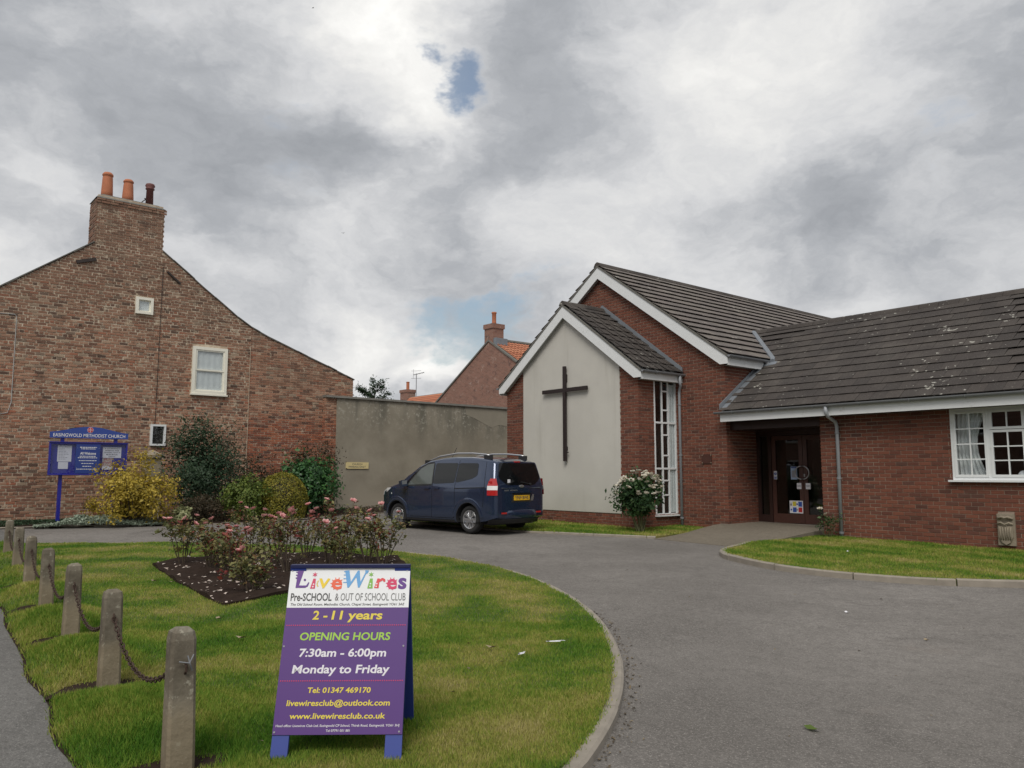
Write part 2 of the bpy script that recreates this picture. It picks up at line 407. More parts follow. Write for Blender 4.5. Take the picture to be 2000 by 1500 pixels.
M['dark_wood'] = plain('dark_stained_wood', (.035, .017, .014), .45, .25, 12)
M['brown_wood'] = plain('brown_wood', (.075, .032, .024), .45, .3, 9)
M['cross'] = plain('cross_wood', (.022, .014, .014), .5, .3, 14, bmp=.2)
M['soffit'] = plain('soffit_board', (.42, .42, .41), .7, .1, 3)
M['glass'] = glassmat('window_glass')
M['door_glass'] = glassmat('door_glass', (.55, .56, .55), .01, 1.2)
M['room'] = plain('room_plaster', (.55, .52, .44), .9, .05)
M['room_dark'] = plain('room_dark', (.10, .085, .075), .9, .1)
M['curtain'] = plain('net_curtain', (.78, .79, .80), .9, .08, 8)
M['terracotta'] = plain('terracotta', (.42, .15, .075), .8, .25, 5, bmp=.2)
M['dark_terracotta'] = plain('dark_terracotta', (.14, .055, .05), .75, .25, 5, bmp=.2)
M['iron'] = plain('black_iron', (.03, .022, .02), .7, .3)
M['stone'] = plain('weathered_stone', (.27, .23, .175), .95, .35, 5, bmp=.6)
M['blue_paint'] = plain('blue_gloss_paint', (.018, .02, .28), .35, .15, 4)
M['blue_panel'] = plain('blue_panel', (.022, .05, .24), .4, .08, 3)
M['white_text'] = plain('white_lettering', (.78, .78, .78), .5, .02)
M['paper'] = plain('paper', (.74, .74, .78), .8, .05, 9)
M['ink'] = plain('ink', (.05, .05, .07), .7, .05)
M['grey_ink'] = plain('grey_ink', (.30, .30, .34), .7, .05)
def concrete():
    m, nt, bs = nodemat('bollard_concrete')
    c = mixc(nt, maprange(nt, nz(nt, 4, 6, .65), .35, .7), (.125, .108, .083), (.235, .208, .162))
    c = mixc(nt, maprange(nt, nz(nt, 22, 5, .7), .58, .68, 0, .6), c, (.40, .38, .31))
    z = pos_axis(nt, 2); c = mixc(nt, mth(nt, 'MULTIPLY', maprange(nt, mth(nt, 'ADD', z, mth(nt, 'MULTIPLY', nz(nt, 14, 4), .3)), .86, .98), .6), c, (.33, .33, .28))
    low = maprange(nt, mth(nt, 'ADD', z, mth(nt, 'MULTIPLY', nz(nt, 7, 4), .25)), .55, .40); c = mixc(nt, mth(nt, 'MULTIPLY', low, .5), c, (.29, .235, .155))
    sock(nt, c, bs.inputs['Base Color']); bs.inputs['Roughness'].default_value = .95; bs.inputs['Specular IOR Level'].default_value = .15
    bump(nt, bs, nz(nt, 40, 6), .7, .006); return m
M['concrete'] = concrete()
M['kerb'] = plain('kerb_concrete', (.27, .24, .20), .95, .35, 6, bmp=.6)
M['rust'] = plain('rusty_chain', (.065, .040, .030), .85, .4, 30, metal=.3)
def asphalt(name, c0, c1, mossy=True):
    m, nt, bs = nodemat(name)
    c = mixc(nt, maprange(nt, nz(nt, .35, 6, .6), .3, .7), c0, c1)
    c = mixc(nt, maprange(nt, nz(nt, 1.7, 5, .6, dist=.8), .55, .75, 0, .45), c, tuple(x * .72 for x in c0))
    c = mixc(nt, maprange(nt, nz(nt, .8, 6, .62, dist=1.2), .58, .66, 0, .4), c, tuple(x * .70 for x in c0)); c = mixc(nt, maprange(nt, nz(nt, 1.3, 6, .65, dist=.6), .60, .70, 0, .35), c, tuple(min(1, x * 1.35) for x in c1))
    c = mixc(nt, maprange(nt, nz(nt, 9, 6, .75), .40, .68, 0, .5), c, tuple(x * .74 for x in c0)); c = mixc(nt, maprange(nt, nz(nt, 22, 5, .7), .56, .70, 0, .45), c, tuple(min(1, x * 1.3) for x in c1))
    g_ = nz(nt, 42, 3, .65); c = mixc(nt, maprange(nt, g_, .52, .68, 0, .42), c, tuple(x * .55 for x in c0)); c = mixc(nt, maprange(nt, g_, .46, .32, 0, .4), c, tuple(min(1, x * 1.5) for x in c1))
    st = nz(nt, 95, 3, .6); c = mixc(nt, maprange(nt, st, .56, .70, 0, .8), c, tuple(min(1, x * 1.9) for x in c1))
    c = mixc(nt, maprange(nt, nz(nt, 70, 3, .6), .60, .72, 0, .8), c, tuple(x * .45 for x in c0))
    c = mixc(nt, maprange(nt, nz(nt, .5, 5, .7), .60, .75, 0, .3), c, (.17, .13, .105))
    sock(nt, c, bs.inputs['Base Color']); bs.inputs['Roughness'].default_value = .93; bs.inputs['Specular IOR Level'].default_value = .2
    bump(nt, bs, mth(nt, 'ADD', nz(nt, 90, 4, .6), mth(nt, 'MULTIPLY', nz(nt, 2.0, 3), .6)), .55, .012); return m
M['asphalt'] = asphalt('asphalt', (.135, .125, .115), (.222, .207, .192))
M['pavement'] = asphalt('pavement_asphalt', (.125, .121, .115), (.17, .165, .157))
M['ramp'] = asphalt('ramp_concrete', (.155, .135, .105), (.20, .175, .14))
def lawnmat(name, blade=False):
    m, nt, bs = nodemat(name)
    n1 = nz(nt, .55, 5, .6); n2 = nz(nt, 2.6, 5, .6)
    px_, py_ = pos_axis(nt, 0), pos_axis(nt, 1)                # faint rings left by the mower
    dx = mth(nt, 'MULTIPLY', mth(nt, 'ADD', px_, 10.5), .72); dy = mth(nt, 'SUBTRACT', py_, 2.8)
    rr_ = mth(nt, 'SQRT', mth(nt, 'ADD', mth(nt, 'MULTIPLY', dx, dx), mth(nt, 'MULTIPLY', dy, dy)))
    ring_ = mth(nt, 'MULTIPLY', mth(nt, 'SINE', mth(nt, 'MULTIPLY', rr_, 6.6)), .085)
    f = mth(nt, 'ADD', mth(nt, 'MULTIPLY', mth(nt, 'SUBTRACT', n1, .5), 1.0), mth(nt, 'ADD', mth(nt, 'MULTIPLY', mth(nt, 'SUBTRACT', n2, .5), .75), mth(nt, 'ADD', ring_, .50)))
    if blade:
        f = mth(nt, 'ADD', f, mth(nt, 'MULTIPLY', mth(nt, 'SUBTRACT', rand_piece(nt), .5), .28))
        st = [(.24, (.070, .180, .016)), (.42, (.155, .262, .030)), (.55, (.255, .310, .050)), (.70, (.38, .355, .100)), (.88, (.48, .42, .19))]
    else:
        st = [(.28, (.045, .080, .012)), (.48, (.085, .120, .020)), (.62, (.14, .145, .036)), (.85, (.22, .18, .07))]
    c = rampn(nt, f, st)
    sock(nt, c, bs.inputs['Base Color']); bs.inputs['Roughness'].default_value = .75; bs.inputs['Specular IOR Level'].default_value = .25
    if blade:
        tr = nt.nodes.new('ShaderNodeBsdfTranslucent'); nt.links.new(c, tr.inputs['Color']); mx = nt.nodes.new('ShaderNodeMixShader'); mx.inputs[0].default_value = .3
        nt.links.new(bs.outputs[0], mx.inputs[1]); nt.links.new(tr.outputs[0], mx.inputs[2]); nt.links.new(mx.outputs[0], nt.nodes['Material Output'].inputs[0])
    else: bump(nt, bs, nz(nt, 60, 4), .8, .02)
    return m
M['lawn'] = lawnmat('lawn_turf'); M['blade'] = lawnmat('grass_blades', True)
M['soil'] = plain('soil', (.034, .023, .018), .97, .5, 9, bmp=1.0, spec=.08)
M['car_blue'] = plain('car_paint_blue', (.026, .043, .090), .13, .06, 2, metal=.45, coat=1.0)
M['car_black'] = plain('car_black_plastic', (.018, .018, .02), .6, .1)
M['car_glass'] = plain('privacy_glass', (.005, .006, .007), .04, .05, spec=.5)
M['car_pale_sheen'] = plain('front_door_pale_sheen', (.085, .098, .092), .05, .25, 3, spec=.6)  # opaque; pale reflection and view through are put into the colour
M['tyre'] = plain('tyre_rubber', (.017, .017, .018), .85, .2, 20)
M['alloy'] = plain('alloy', (.55, .56, .58), .3, .06, 6, metal=.85)
M['chrome'] = plain('satin_rail', (.50, .51, .53), .3, .05, 6, metal=.8)
M['lamp_red'] = plain('lamp_red', (.45, .02, .02), .15, .1, coat=1.0)
M['lamp_clear'] = plain('lamp_clear', (.75, .75, .75), .15, .1, coat=1.0)
M['plate_y'] = plain('plate_yellow', (.78, .46, .02), .45, .03)
M['gap'] = plain('panel_gap', (.004, .004, .005), .8, .1)
# ------------------------------------------------------------------ ground, drive, pavement, lawns
def build_ground():
    fs = [-400, -60, -10, 0] + [6 + i for i in range(23)] + [40, 80, 400]
    lat = [-400, -60, -20, 0, 20, 60, 400]; rt = Vector((F2.y, -F2.x)); v = []; f = []
    for a in fs:
        for b in lat:
            p = F2 * a + rt * b; v.append((p.x, p.y, float(gz(p.x, p.y))))
    n = len(lat)
    for i in range(len(fs) - 1):
        for j in range(n - 1): f.append((i * n + j, i * n + j + 1, (i + 1) * n + j + 1, (i + 1) * n + j))
    o = link('ground', mesh('ground', v, f, True), M['asphalt']); o['kind'] = 'structure'
build_ground()
BD0 = Vector((-4.23, 1.36)); BDIR = Vector((-.99757, .0697)).normalized(); BSP = 1.955
BNRM = Vector((.0697, .99757)).normalized()                  # towards the lawn
def bol_coords(x, y):
    dx, dy = x - BD0.x, y - BD0.y
    return dx * BDIR.x + dy * BDIR.y, dx * BNRM.x + dy * BNRM.y
def lawn_h(x, y):
    s, q = bol_coords(x, y)
    w = np.sin(math.pi * s / BSP) ** 2
    m = .115 * w * np.exp(-((q + .02) / .42) ** 2) - .03 * (1 - w) ** 3 * np.exp(-(q / .3) ** 2)
    edge = sstep((q + .46) / .34)                            # rolls down to the pavement
    n = .012 * np.sin(x * 3.1 + y * 1.7) * np.sin(y * 2.3 - x)
    return gz(x, y) + (.055 + m) * edge + .008 + n * edge
def pav_edge():
    pts = []
    for i in range(0, 84):
        s = -1.1 + i * .2
        w = math.sin(math.pi * s / BSP) ** 2
        q = -.35 - .04 * w + .012 * math.sin(s * 4.3)
        p = BD0 + BDIR * s + BNRM * q; pts.append((p.x, p.y))
    return pts
drive_edge = [(-18.29, 2.37), (-17.58, 3.38), (-16.52, 4.96), (-14.6, 6.53), (-12.5, 7.55), (-11.37, 7.73), (-10.2, 7.66), (-9.08, 7.51), (-7.94, 7.09), (-6.93, 6.58), (-6.07, 6.06), (-5.33, 5.49), (-4.69, 4.93), (-4.21, 4.44), (-3.84, 4.02), (-3.49, 3.56), (-3.23, 3.16), (-3.02, 2.81), (-2.85, 2.35), (-2.82, 1.8), (-2.95, 1.3)]
drive_edge = smooth_line(drive_edge, 2)
LAWN = list(drive_edge) + [p for p in pav_edge() if p[0] > -18.9]
# pavement strip and road edge along the left
def flat(off): return lambda x, y: float(gz(x, y)) + off
sheet('pavement', [(-2.2, -1.2), (-2.4, 1.7), (-9, 2.2), (-24, 3.0), (-24, -.4)], flat(.004), .8, M['pavement'])
sheet('lawn', LAWN, lawn_h, .14, M['lawn'], skirt=.09)
# worn soil along the pavement edge
soil_poly = [(BD0 + BDIR * s + BNRM * (-.375 - .04 * math.sin(math.pi * s / BSP) ** 2 + .012 * math.sin(s * 4.3) + .012 * math.sin(s * 31))) for s in np.arange(-1.2, 15, .2)]
soil_poly = [tuple(p) for p in soil_poly] + [tuple(BD0 + BDIR * s + BNRM * .3) for s in np.arange(15, -1.2, -.5)]
sheet('soil_edge', soil_poly, flat(.008), .3, M['soil'])
bed_front = [(-23.4, -1.0), (-23.0, 2.0), (-22.75, 3.5), (-21.65, 5.86), (-20.75, 8.0), (-21.1, 10.0), (-22.15, 12.5), (-22.5, 14.5), (-23.0, 18.0), (-24.0, 21.0)]
bed_front = smooth_line(bed_front, 2)
def bed_h(x, y): return float(gz(x, y)) + .035 + .025 * math.sin(x * 5 + y * 3) * math.sin(y * 4.1)
sheet('planting_bed', bed_front + [(-25.3, 21.0), (-25.3, -1.0)], bed_h, .3, M['soil'], skirt=.05)
RB = [(-8.8, 3.25), (-10.95, 3.40), (-13.1, 3.70), (-13.9, 5.2), (-12.6, 6.5), (-11.3, 6.95), (-10.15, 6.45)]
def rb_h(x, y):
    return float(lawn_h(x, y)) + .012 + .03 * math.sin(x * 6.1 + y * 2.0) * math.sin(y * 5.3 - x * 1.3) + .02
sheet('rose_bed', dense(RB, .4), rb_h, .1, M['soil'], skirt=.06)
# right-hand lawn
RL_front = [(-9.2, 13.6), (-8.98, 12.9), (-8.82, 12.2), (-8.5, 11.75), (-8.1, 11.42), (-7.08, 10.95), (-6.12, 10.85), (-5.25, 11.0), (-4.54, 11.35), (-3.94, 11.88), (-3.0, 12.7), (-1.5, 13.8)]
RL_front = smooth_line(RL_front, 2)
RLAWN = RL_front + [(-1.5, 16.05), (-8.95, 16.05), (-9.1, 15.3)]
def rl_h(x, y): return gz(x, y) + .075 + .006 * np.sin(x * 3.3) * np.sin(y * 2.9)
sheet('side_lawn', RLAWN, rl_h, .25, M['lawn'], skirt=.09)
# strip of grass under the gable
ST_front = [(-18.4, 11.6), (-16.2, 11.75), (-14.46, 12.0), (-13.96, 12.15), (-12.68, 12.66), (-11.30, 13.30), (-11.32, 14.3), (-11.55, 15.9)]
STRIP = ST_front + [(-12.8, 15.9), (-12.8, 14.5), (-17.8, 14.5), (-19.5, 14.5)]
def st_h(x, y): return gz(x, y) + .05 + .006 * np.sin(x * 3.3) * np.sin(y * 2.9)
sheet('gable_lawn', STRIP, st_h, .25, M['lawn'], skirt=.07)
# ramp up to the church door
def ramp_h(x, y):
    t = min(1.0, max(0.0, (y - 13.0) / 3.1)); return float(gz(x, y)) + .006 + .175 * t * t * (3 - 2 * t)
sheet('door_ramp', [(-11.28, 13.2), (-9.16, 13.2), (-9.02, 15.3), (-9.012, 17.3), (-11.29, 17.3), (-11.29, 15.9), (-11.5, 15.89), (-11.28, 14.3)], ramp_h, .3, M['ramp'], skirt=.28)

# kerb stones -------------------------------------------------------
def kerb_run(name, line, w, h, hb, length, gap, off, mat, parent_label=None):
    e = bpy.data.objects.new(name, None); col.objects.link(e); e['kind'] = 'structure'; e.empty_display_size = .2
    L_ = [Vector(p) for p in line]; cum = [0.0]
    for i in range(len(L_) - 1): cum.append(cum[-1] + (L_[i + 1] - L_[i]).length)
    def at(s):
        s = min(max(s, 0), cum[-1] - 1e-6); i = max(k for k in range(len(cum)) if cum[k] <= s); i = min(i, len(L_) - 2)
        t = (s - cum[i]) / max(1e-9, cum[i + 1] - cum[i]); d = (L_[i + 1] - L_[i]).normalized()
        return L_[i].lerp(L_[i + 1], t), Vector((-d.y, d.x))
    s = 0.0
    while s < cum[-1] - .1:
        e1 = min(s + length - gap, cum[-1]); k = max(2, int((e1 - s) / .18)); mb = MB(); rings = []
        dz = RND.uniform(-.006, .006); dn = RND.uniform(-.008, .008)
        for j in range(k + 1):
            p, n = at(s + (e1 - s) * j / k); z = float(gz(p.x, p.y))
            a = p + n * (off + dn); b = p + n * (off + w + dn); m_ = p + n * (off + .018 + dn)
            rings.append([(a.x, a.y, z - .1), (a.x, a.y, z + h + dz - .015), (m_.x, m_.y, z + h + dz), (b.x, b.y, z + hb + dz), (b.x, b.y, z - .1)])
        for rg in rings: mb.v += rg
        for j in range(k):
            for q in range(4): mb.f.append((j * 5 + q, (j + 1) * 5 + q, (j + 1) * 5 + q + 1, j * 5 + q + 1))
        mb.f.append((0, 1, 2, 3, 4)); mb.f.append(tuple(k * 5 + q for q in (4, 3, 2, 1, 0)))
        part('kerb_stone', mb, mat, e); s += length
    return e
kerb_run('lawn_kerb', [p for p in reversed(drive_edge)], .125, .058, .040, 1.35, .012, -.085, M['kerb'])
kerb_run('side_lawn_kerb', RL_front, .10, .09, .088, 1.25, .02, -.05, M['kerb'])
kerb_run('gable_lawn_kerb', ST_front[:6], .06, .05, .05, 1.2, .01, -.03, M['kerb'])
kerb_run('bed_kerb', bed_front, .055, .05, .05, 1.2, .012, 0.0, M['kerb'])

# ------------------------------------------------------------------ brickwork and roofing tools
def clip_holes(iv, holes, za, zb):
    for (a, b, c, d) in holes:                               # s0,s1,z0,z1
        if zb <= c + .02 or za >= d - .02: continue
        out = []
        for (p, q) in iv:
            if b <= p or a >= q: out.append((p, q)); continue
            if a > p: out.append((p, a))
            if b < q: out.append((b, q))
        iv = out
    return iv
class Bricks:
    def __init__(s): s.list = []
    def field(s, O, ax, nrm, z0, z1, span, holes=(), ch=.075, bl=.225, joint=.010, proud=.009, jit=0.0, bond='stretcher', phase=0.0):
        """span(z)->list of (s0,s1) along ax from O"""
        O, ax, nrm = Vector(O), Vector(ax), Vector(nrm); row = 0; z = z0
        while z < z1 - .02:
            zb = min(z + ch, z1); iv = clip_holes(span((z + zb) / 2), holes, z, zb)
            hdr = (bond == 'garden' and row % 4 == 3) or (bond == 'flemish')
            for (p, q) in iv:
                if bond == 'flemish':
                    k0 = math.floor((p - phase) / (bl * 1.5)) - 1; edges = []; x = phase + k0 * bl * 1.5 + (row % 2) * bl * .75
                    while x < q + bl:
                        edges += [x, x + bl]; x += bl * 1.5
                else:
                    st = bl * (.5 if hdr else 1.0); off = phase + (0 if row % 2 == 0 else (bl / 2 if not hdr else bl / 4))
                    k0 = math.floor((p - off) / st) - 1; edges = [off + (k0 + i) * st for i in range(int((q - p) / st) + 4)]
                for a, b in zip(edges[:-1], edges[1:]):
                    a2, b2 = max(a, p), min(b, q)
                    if b2 - a2 < .035: continue
                    ja, jb = (RND.uniform(-jit, jit) for _ in range(2))
                    s.list.append((O, ax, nrm, a2 + (joint / 2 + ja * .5 if a2 > p + 1e-6 else -proud * .9), b2 - (joint / 2 - ja * .5 if b2 < q - 1e-6 else -proud * .9), z + joint / 2 + jb * .35, zb - joint / 2 + jb * .35, proud * (1 + RND.uniform(-.35, .35) + (RND.uniform(-.5, .6) if jit else 0))))
            z += ch; row += 1
    def build(s, parent, mat, nind=300):
        C = Vector((0, 0, CAMH)); org = ORIG[root_of(parent)]
        def dist(b):
            p = b[0] + b[1] * ((b[3] + b[4]) / 2); return (Vector((p.x, p.y, (b[5] + b[6]) / 2)) - C).length
        full = sorted((b for b in s.list if b[4] - b[3] > .15 and dist(b)), key=dist)
        C2 = Vector((math.cos(rad(YAW)), math.sin(rad(YAW))))
        def inview(b):
            p = b[0] + b[1] * ((b[3] + b[4]) / 2); q = Vector((p.x, p.y)); d = q.dot(F2); return abs(q.dot(C2)) < d * .63
        ind = [b for b in full if inview(b)][:nind]; ids = set(id(b) for b in ind)
        u = MB(); c = .10                                    # unit brick with chamfered face, x along, y into the wall, z up
        v = [(-.5, 1, -.5), (.5, 1, -.5), (.5, 1, .5), (-.5, 1, .5), (-.5, .25, -.5), (.5, .25, -.5), (.5, .25, .5), (-.5, .25, .5),
             (-.485, 0, -.46), (.485, 0, -.46), (.485, 0, .46), (-.485, 0, .46)]
        u.add(v, [(8, 9, 10, 11)] + [(4 + i, 4 + (i + 1) % 4, 8 + (i + 1) % 4, 8 + i) for i in range(4)] + [(i, (i + 1) % 4, 4 + (i + 1) % 4, 4 + i) for i in range(4)])
        me = mesh('brick', u.v, u.f); me.materials.append(mat)
        for b in ind:
            O, ax, nr, a, q, z0, z1, pr = b; cpt = O + ax * ((a + q) / 2) + nr * pr - org
            o = bpy.data.objects.new('brick', me); col.objects.link(o); o.parent = parent
            A = ax * (q - a); B = -nr * (pr + .003); Zv = Vector((0, 0, z1 - z0))
            o.matrix_basis = Matrix(((A.x, B.x, 0, cpt.x), (A.y, B.y, 0, cpt.y), (0, 0, Zv.z, (z0 + z1) / 2 - org.z), (0, 0, 0, 1)))
        V = []; Fc = []
        for b in s.list:
            if id(b) in ids: continue
            O, ax, nr, a, q, z0, z1, pr = b; k = len(V); e = .004
            for d, i in ((pr, e), (-.003, 0)):
                for (sx, zz) in ((a + i, z0 + i), (q - i, z0 + i), (q - i, z1 - i), (a + i, z1 - i)):
                    p = O + ax * sx + nr * d - org; V.append((p.x, p.y, zz - org.z))
            Fc += [(k, k + 1, k + 2, k + 3), (k + 4, k + 5, k + 1, k), (k + 5, k + 6, k + 2, k + 1), (k + 6, k + 7, k + 3, k + 2), (k + 7, k + 4, k, k + 3)]
        o = link('bricks', mesh('bricks', V, Fc), mat, parent); o['kind'] = 'stuff'; return o
class Tiles:
    def __init__(s): s.list = []
    def field(s, O, al, upv, nrm, rows, exp, span, tw=.30, ln=.40, th=.011, lift=.070):
        O, al, upv, nrm = (Vector(t) for t in (O, al, upv, nrm))
        for r in range(rows):
            s0 = r * exp
            for (p, q) in span(s0 + exp * .5):
                x = p - (tw / 2 if r % 2 else 0)
                while x < q - .02:
                    a, b = max(x, p), min(x + tw, q); x += tw
                    if b - a < .03: continue
                    s.list.append((O, al, upv, nrm, a + .0025, b - .0025, s0 - .02 + RND.uniform(-.004, .004), s0 - .02 + ln, th, lift + RND.uniform(-.004, .004)))
    def build(s, parent, mat, nind=300):
        C = Vector((0, 0, CAMH)); org = ORIG[root_of(parent)]; C2 = Vector((math.cos(rad(YAW)), math.sin(rad(YAW))))
        def cen(b): return b[0] + b[1] * ((b[4] + b[5]) / 2) + b[2] * ((b[6] + b[7]) / 2)
        def ok(b):
            p = cen(b); q = Vector((p.x, p.y)); d = q.dot(F2); return abs(q.dot(C2)) < d * .635 and b[3].dot(C - p) > 0
        ind = sorted((b for b in s.list if ok(b)), key=lambda b: (cen(b) - C).length)[:nind]; ids = set(id(b) for b in ind)
        u = MB(); u.box(-.5, .5, 0, 1, -1, 0); me = mesh('roof_tile', u.v, u.f); me.materials.append(mat)
        V = []; Fc = []
        for b in s.list:
            O, al, up_, n, a, q, s0, s1, th, li = b
            lo = O + up_ * s0 + n * li; hi = O + up_ * s1 + n * .020
            if id(b) in ids:
                A = al * (q - a); B = hi - lo; Cn = n * th; c = lo + al * ((a + q) / 2) - org
                o = bpy.data.objects.new('roof_tile', me); col.objects.link(o); o.parent = parent
                o.matrix_basis = Matrix(((A.x, B.x, Cn.x, c.x), (A.y, B.y, Cn.y, c.y), (A.z, B.z, Cn.z, c.z), (0, 0, 0, 1)))
            else:
                k = len(V)
                for d in (-th, 0):
                    for P in (lo + al * a, lo + al * q, hi + al * q, hi + al * a):
                        p = P + n * d - org; V.append(tuple(p))
                Fc += [(k + 4, k + 5, k + 6, k + 7), (k, k + 1, k + 5, k + 4), (k + 1, k + 2, k + 6, k + 5), (k + 3, k, k + 4, k + 7)]
        o = link('roof_tiles', mesh('roof_tiles', V, Fc), mat, parent); o['kind'] = 'stuff'; return o

# ------------------------------------------------------------------ church
def text_geo(s, size=1.0, shear=0.0, bold=0.0, space=1.0):
    cu = bpy.data.curves.new('t', 'FONT'); cu.body = s; cu.size = size; cu.shear = shear; cu.offset = bold; cu.space_character = space
    cu.resolution_u = 3; cu.fill_mode = 'FRONT' if hasattr(cu, 'fill_mode') else cu.fill_mode
    o = bpy.data.objects.new('t', cu); col.objects.link(o); dg = bpy.context.evaluated_depsgraph_get(); dg.update()
    me = o.evaluated_get(dg).to_mesh(); v = [tuple(p.co) for p in me.vertices]; f = [tuple(p.vertices) for p in me.polygons]
    o.evaluated_get(dg).to_mesh_clear(); bpy.data.objects.remove(o); bpy.data.curves.remove(cu); return v, f
def lettering(s, O, ux, uy, x0, x1, base, height, mat, parent, name='lettering', shear=0.0, bold=0.0, keep=False, lift=.0, align='C', world=True):
    """place text so that it spans x0..x1 on the plane and its capitals are `height` tall above `base`"""
    v, f = text_geo(s, 1.0, shear, bold)
    xs = [p[0] for p in v]; w0, w1 = min(xs), max(xs); sx = (x1 - x0) / (w1 - w0); sy = height / .69
    if keep: sx = min(sx, sy * 1.15)
    wd = (w1 - w0) * sx; xo = x0 if align == 'L' else (x0 + x1) / 2 - wd / 2
    O, ux, uy = Vector(O), Vector(ux), Vector(uy); n = ux.cross(uy)
    mb = MB(); mb.add([O + ux * (xo + (p[0] - w0) * sx) + uy * (base + p[1] * sy) + n * lift for p in v], f)
    return part(name, mb, mat, parent)
XC = -15.24
church = thing('church', 'low red brick chapel with white barge boards, cream gable panel and dark tiled roofs', 'church', (-12.5, 16.0, 0.0), world=True)
def build_church():
    ch = church
    FY, MY, WY = 14.5, 15.9, 16.05
    # masonry cores (mortar)
    mb = MB()
    mb.prism([(-17.73, 0), (-12.78, 0), (-12.78, 4.02), (XC, 5.86), (-17.73, 4.02)], lambda u, v: (u, FY, v), (0, .25, 0))
    mb.prism([(-19.3, 0), (-11.3, 0), (-11.3, 4.28), (-15.3, 7.14), (-19.3, 4.28)], lambda u, v: (u, MY, v), (0, .25, 0))
    mb.box(-12.98, -12.78, FY + .25, 15.05, 0, 4.0); mb.box(-12.98, -12.78, 15.05, MY, 0, .50)
    mb.box(-17.73, -17.53, FY + .25, MY, 0, 4.0)
    mb.box(-11.5, -11.3, MY + .25, 17.3, 0, 4.2); mb.box(-11.5, -11.3, 17.3, 30, 0, 4.2)
    mb.box(-19.3, -19.1, MY + .25, 30, 0, 4.2); mb.prism([(-19.1, 0), (-11.5, 0), (-11.5, 4.2), (-15.3, 7.1), (-19.1, 4.2)], lambda u, v: (u, 29.8, v), (0, .2, 0))
    # wing wall with a hole for the window
    mb.box(-9.01, -6.37, WY, WY + .25, 0, 2.8); mb.box(-6.37, -4.45, WY, WY + .25, 0, 1.38); mb.box(-4.45, -1.5, WY, WY + .25, 0, 2.8); mb.box(-6.37, -4.45, WY, WY + .25, 2.71, 2.8)
    mb.box(-9.01, -8.81, WY + .25, 17.3, 0, 2.8)
    mb.box(-1.75, -1.5, WY + .25, 22.1, 0, 2.8); mb.box(-11.3, -1.5, 21.9, 22.1, 0, 2.8); mb.prism([(16.05, 2.8), (22.1, 2.8), (19.05, 5.2)], lambda u, v: (-1.75, u, v), (.2, 0, 0))
    wall = part('wall', mb, M['mortar'], ch)
    B = Bricks()
    def gab(xc, zt, sl, lo, hi): return lambda z: [(lo, hi)] if z < zt - sl * (hi - xc) else ([] if z > zt else [(max(lo, xc - (zt - z) / sl), min(hi, xc + (zt - z) / sl))])
    g1 = gab(XC, 5.86, .743, -17.73, -12.78)
    B.field((0, FY, 0), (1, 0, 0), (0, -1, 0), .075, 5.8, g1, holes=[(-17.0, -13.36, .54, 6.0)], phase=-12.78)
    g2 = gab(-15.3, 7.14, .71, -19.3, -11.3)
    B.field((0, MY, 0), (1, 0, 0), (0, -1, 0), .0, 7.1, g2, holes=[(-17.7, -12.8, 0, 3.6)], phase=-11.3)
    B.field((-12.78, 0, 0), (0, 1, 0), (1, 0, 0), .075, 3.9, lambda z: [(FY, MY)], holes=[(15.05, 15.92, .52, 4.0)], phase=FY + .1125)
    B.field((-11.3, 0, 0), (0, 1, 0), (1, 0, 0), .0, 4.2, lambda z: [(MY, 17.2)] if z < 2.6 else [(MY, 19.5)], phase=MY + .1125)
    B.field((0, WY, 0), (1, 0, 0), (0, -1, 0), .0, 2.74, lambda z: [(-9.01, -1.5)], holes=[(-6.37, -4.45, 1.38, 2.72), (-5.66, -5.37, .22, .79)], phase=-9.01)
    B.field((-9.01, 0, 0), (0, -1, 0), (-1, 0, 0), .0, 2.7, lambda z: [(-17.2, -WY)], phase=-WY - .1125)
    B.build(wall, M['church_brick'])
    # cream rendered panel
    part('render_panel', MB().prism([(-17.0, .54), (-13.36, .54), (-13.36, 4.45), (XC, 5.84), (-17.0, 4.53)], lambda u, v: (u, FY - .022, v), (0, .021, 0)), M['render_cream'], ch)
    # roof decks and tiles
    T = Tiles(); T2 = Tiles()
    deck = MB()
    def slope_roof(x_e, z_e, xc, sl, y0, y1, sgn, rows, exp, span=None):
        up = Vector((-sgn, 0, sl)).normalized(); n = Vector((sgn * sl, 0, 1)).normalized(); run = abs(xc - x_e); ln = run * math.sqrt(1 + sl * sl)
        if span is None: span = lambda s: [(0, y1 - y0)]
        (T2 if abs(xc + 15.3) < .02 else T).field((x_e, y0, z_e), (0, 1, 0), up, n, rows, exp, span)
        return up, n, ln
    # main nave: eaves at x=-11.1 / -19.5
    sl = .71; lnm = 4.2 * math.sqrt(1 + sl * sl); rows = 15; ex = lnm / rows
    def mspan(s):
        z = 4.29 + s * sl / math.sqrt(1 + sl * sl); ye = 15.62 + (z - 2.92) / .70 if z < 5.32 else 30.2
        return [(0, ye - 15.75)]
    slope_roof(-11.1, 4.29, -15.3, sl, 15.75, 30, 1, rows, ex, mspan)
    slope_roof(-19.5, 4.29, -15.3, sl, 15.75, 30.2, -1, rows, ex)
    deck.add([(-11.1, 15.78, 4.27), (-11.1, 17.5, 4.27), (-12.57, 19.05, 5.31), (-12.57, 30.2, 5.31), (-15.3, 30.2, 7.25), (-15.3, 15.78, 7.25)], [(0, 1, 2, 3, 4, 5)])
    deck.quad((-12.57, 19.05, 5.31), (-11.1, 21, 4.27), (-11.1, 30.2, 4.27), (-12.57, 30.2, 5.31))
    deck.quad((-19.5, 15.78, 4.27), (-15.3, 15.78, 7.25), (-15.3, 30.2, 7.25), (-19.5, 30.2, 4.27))
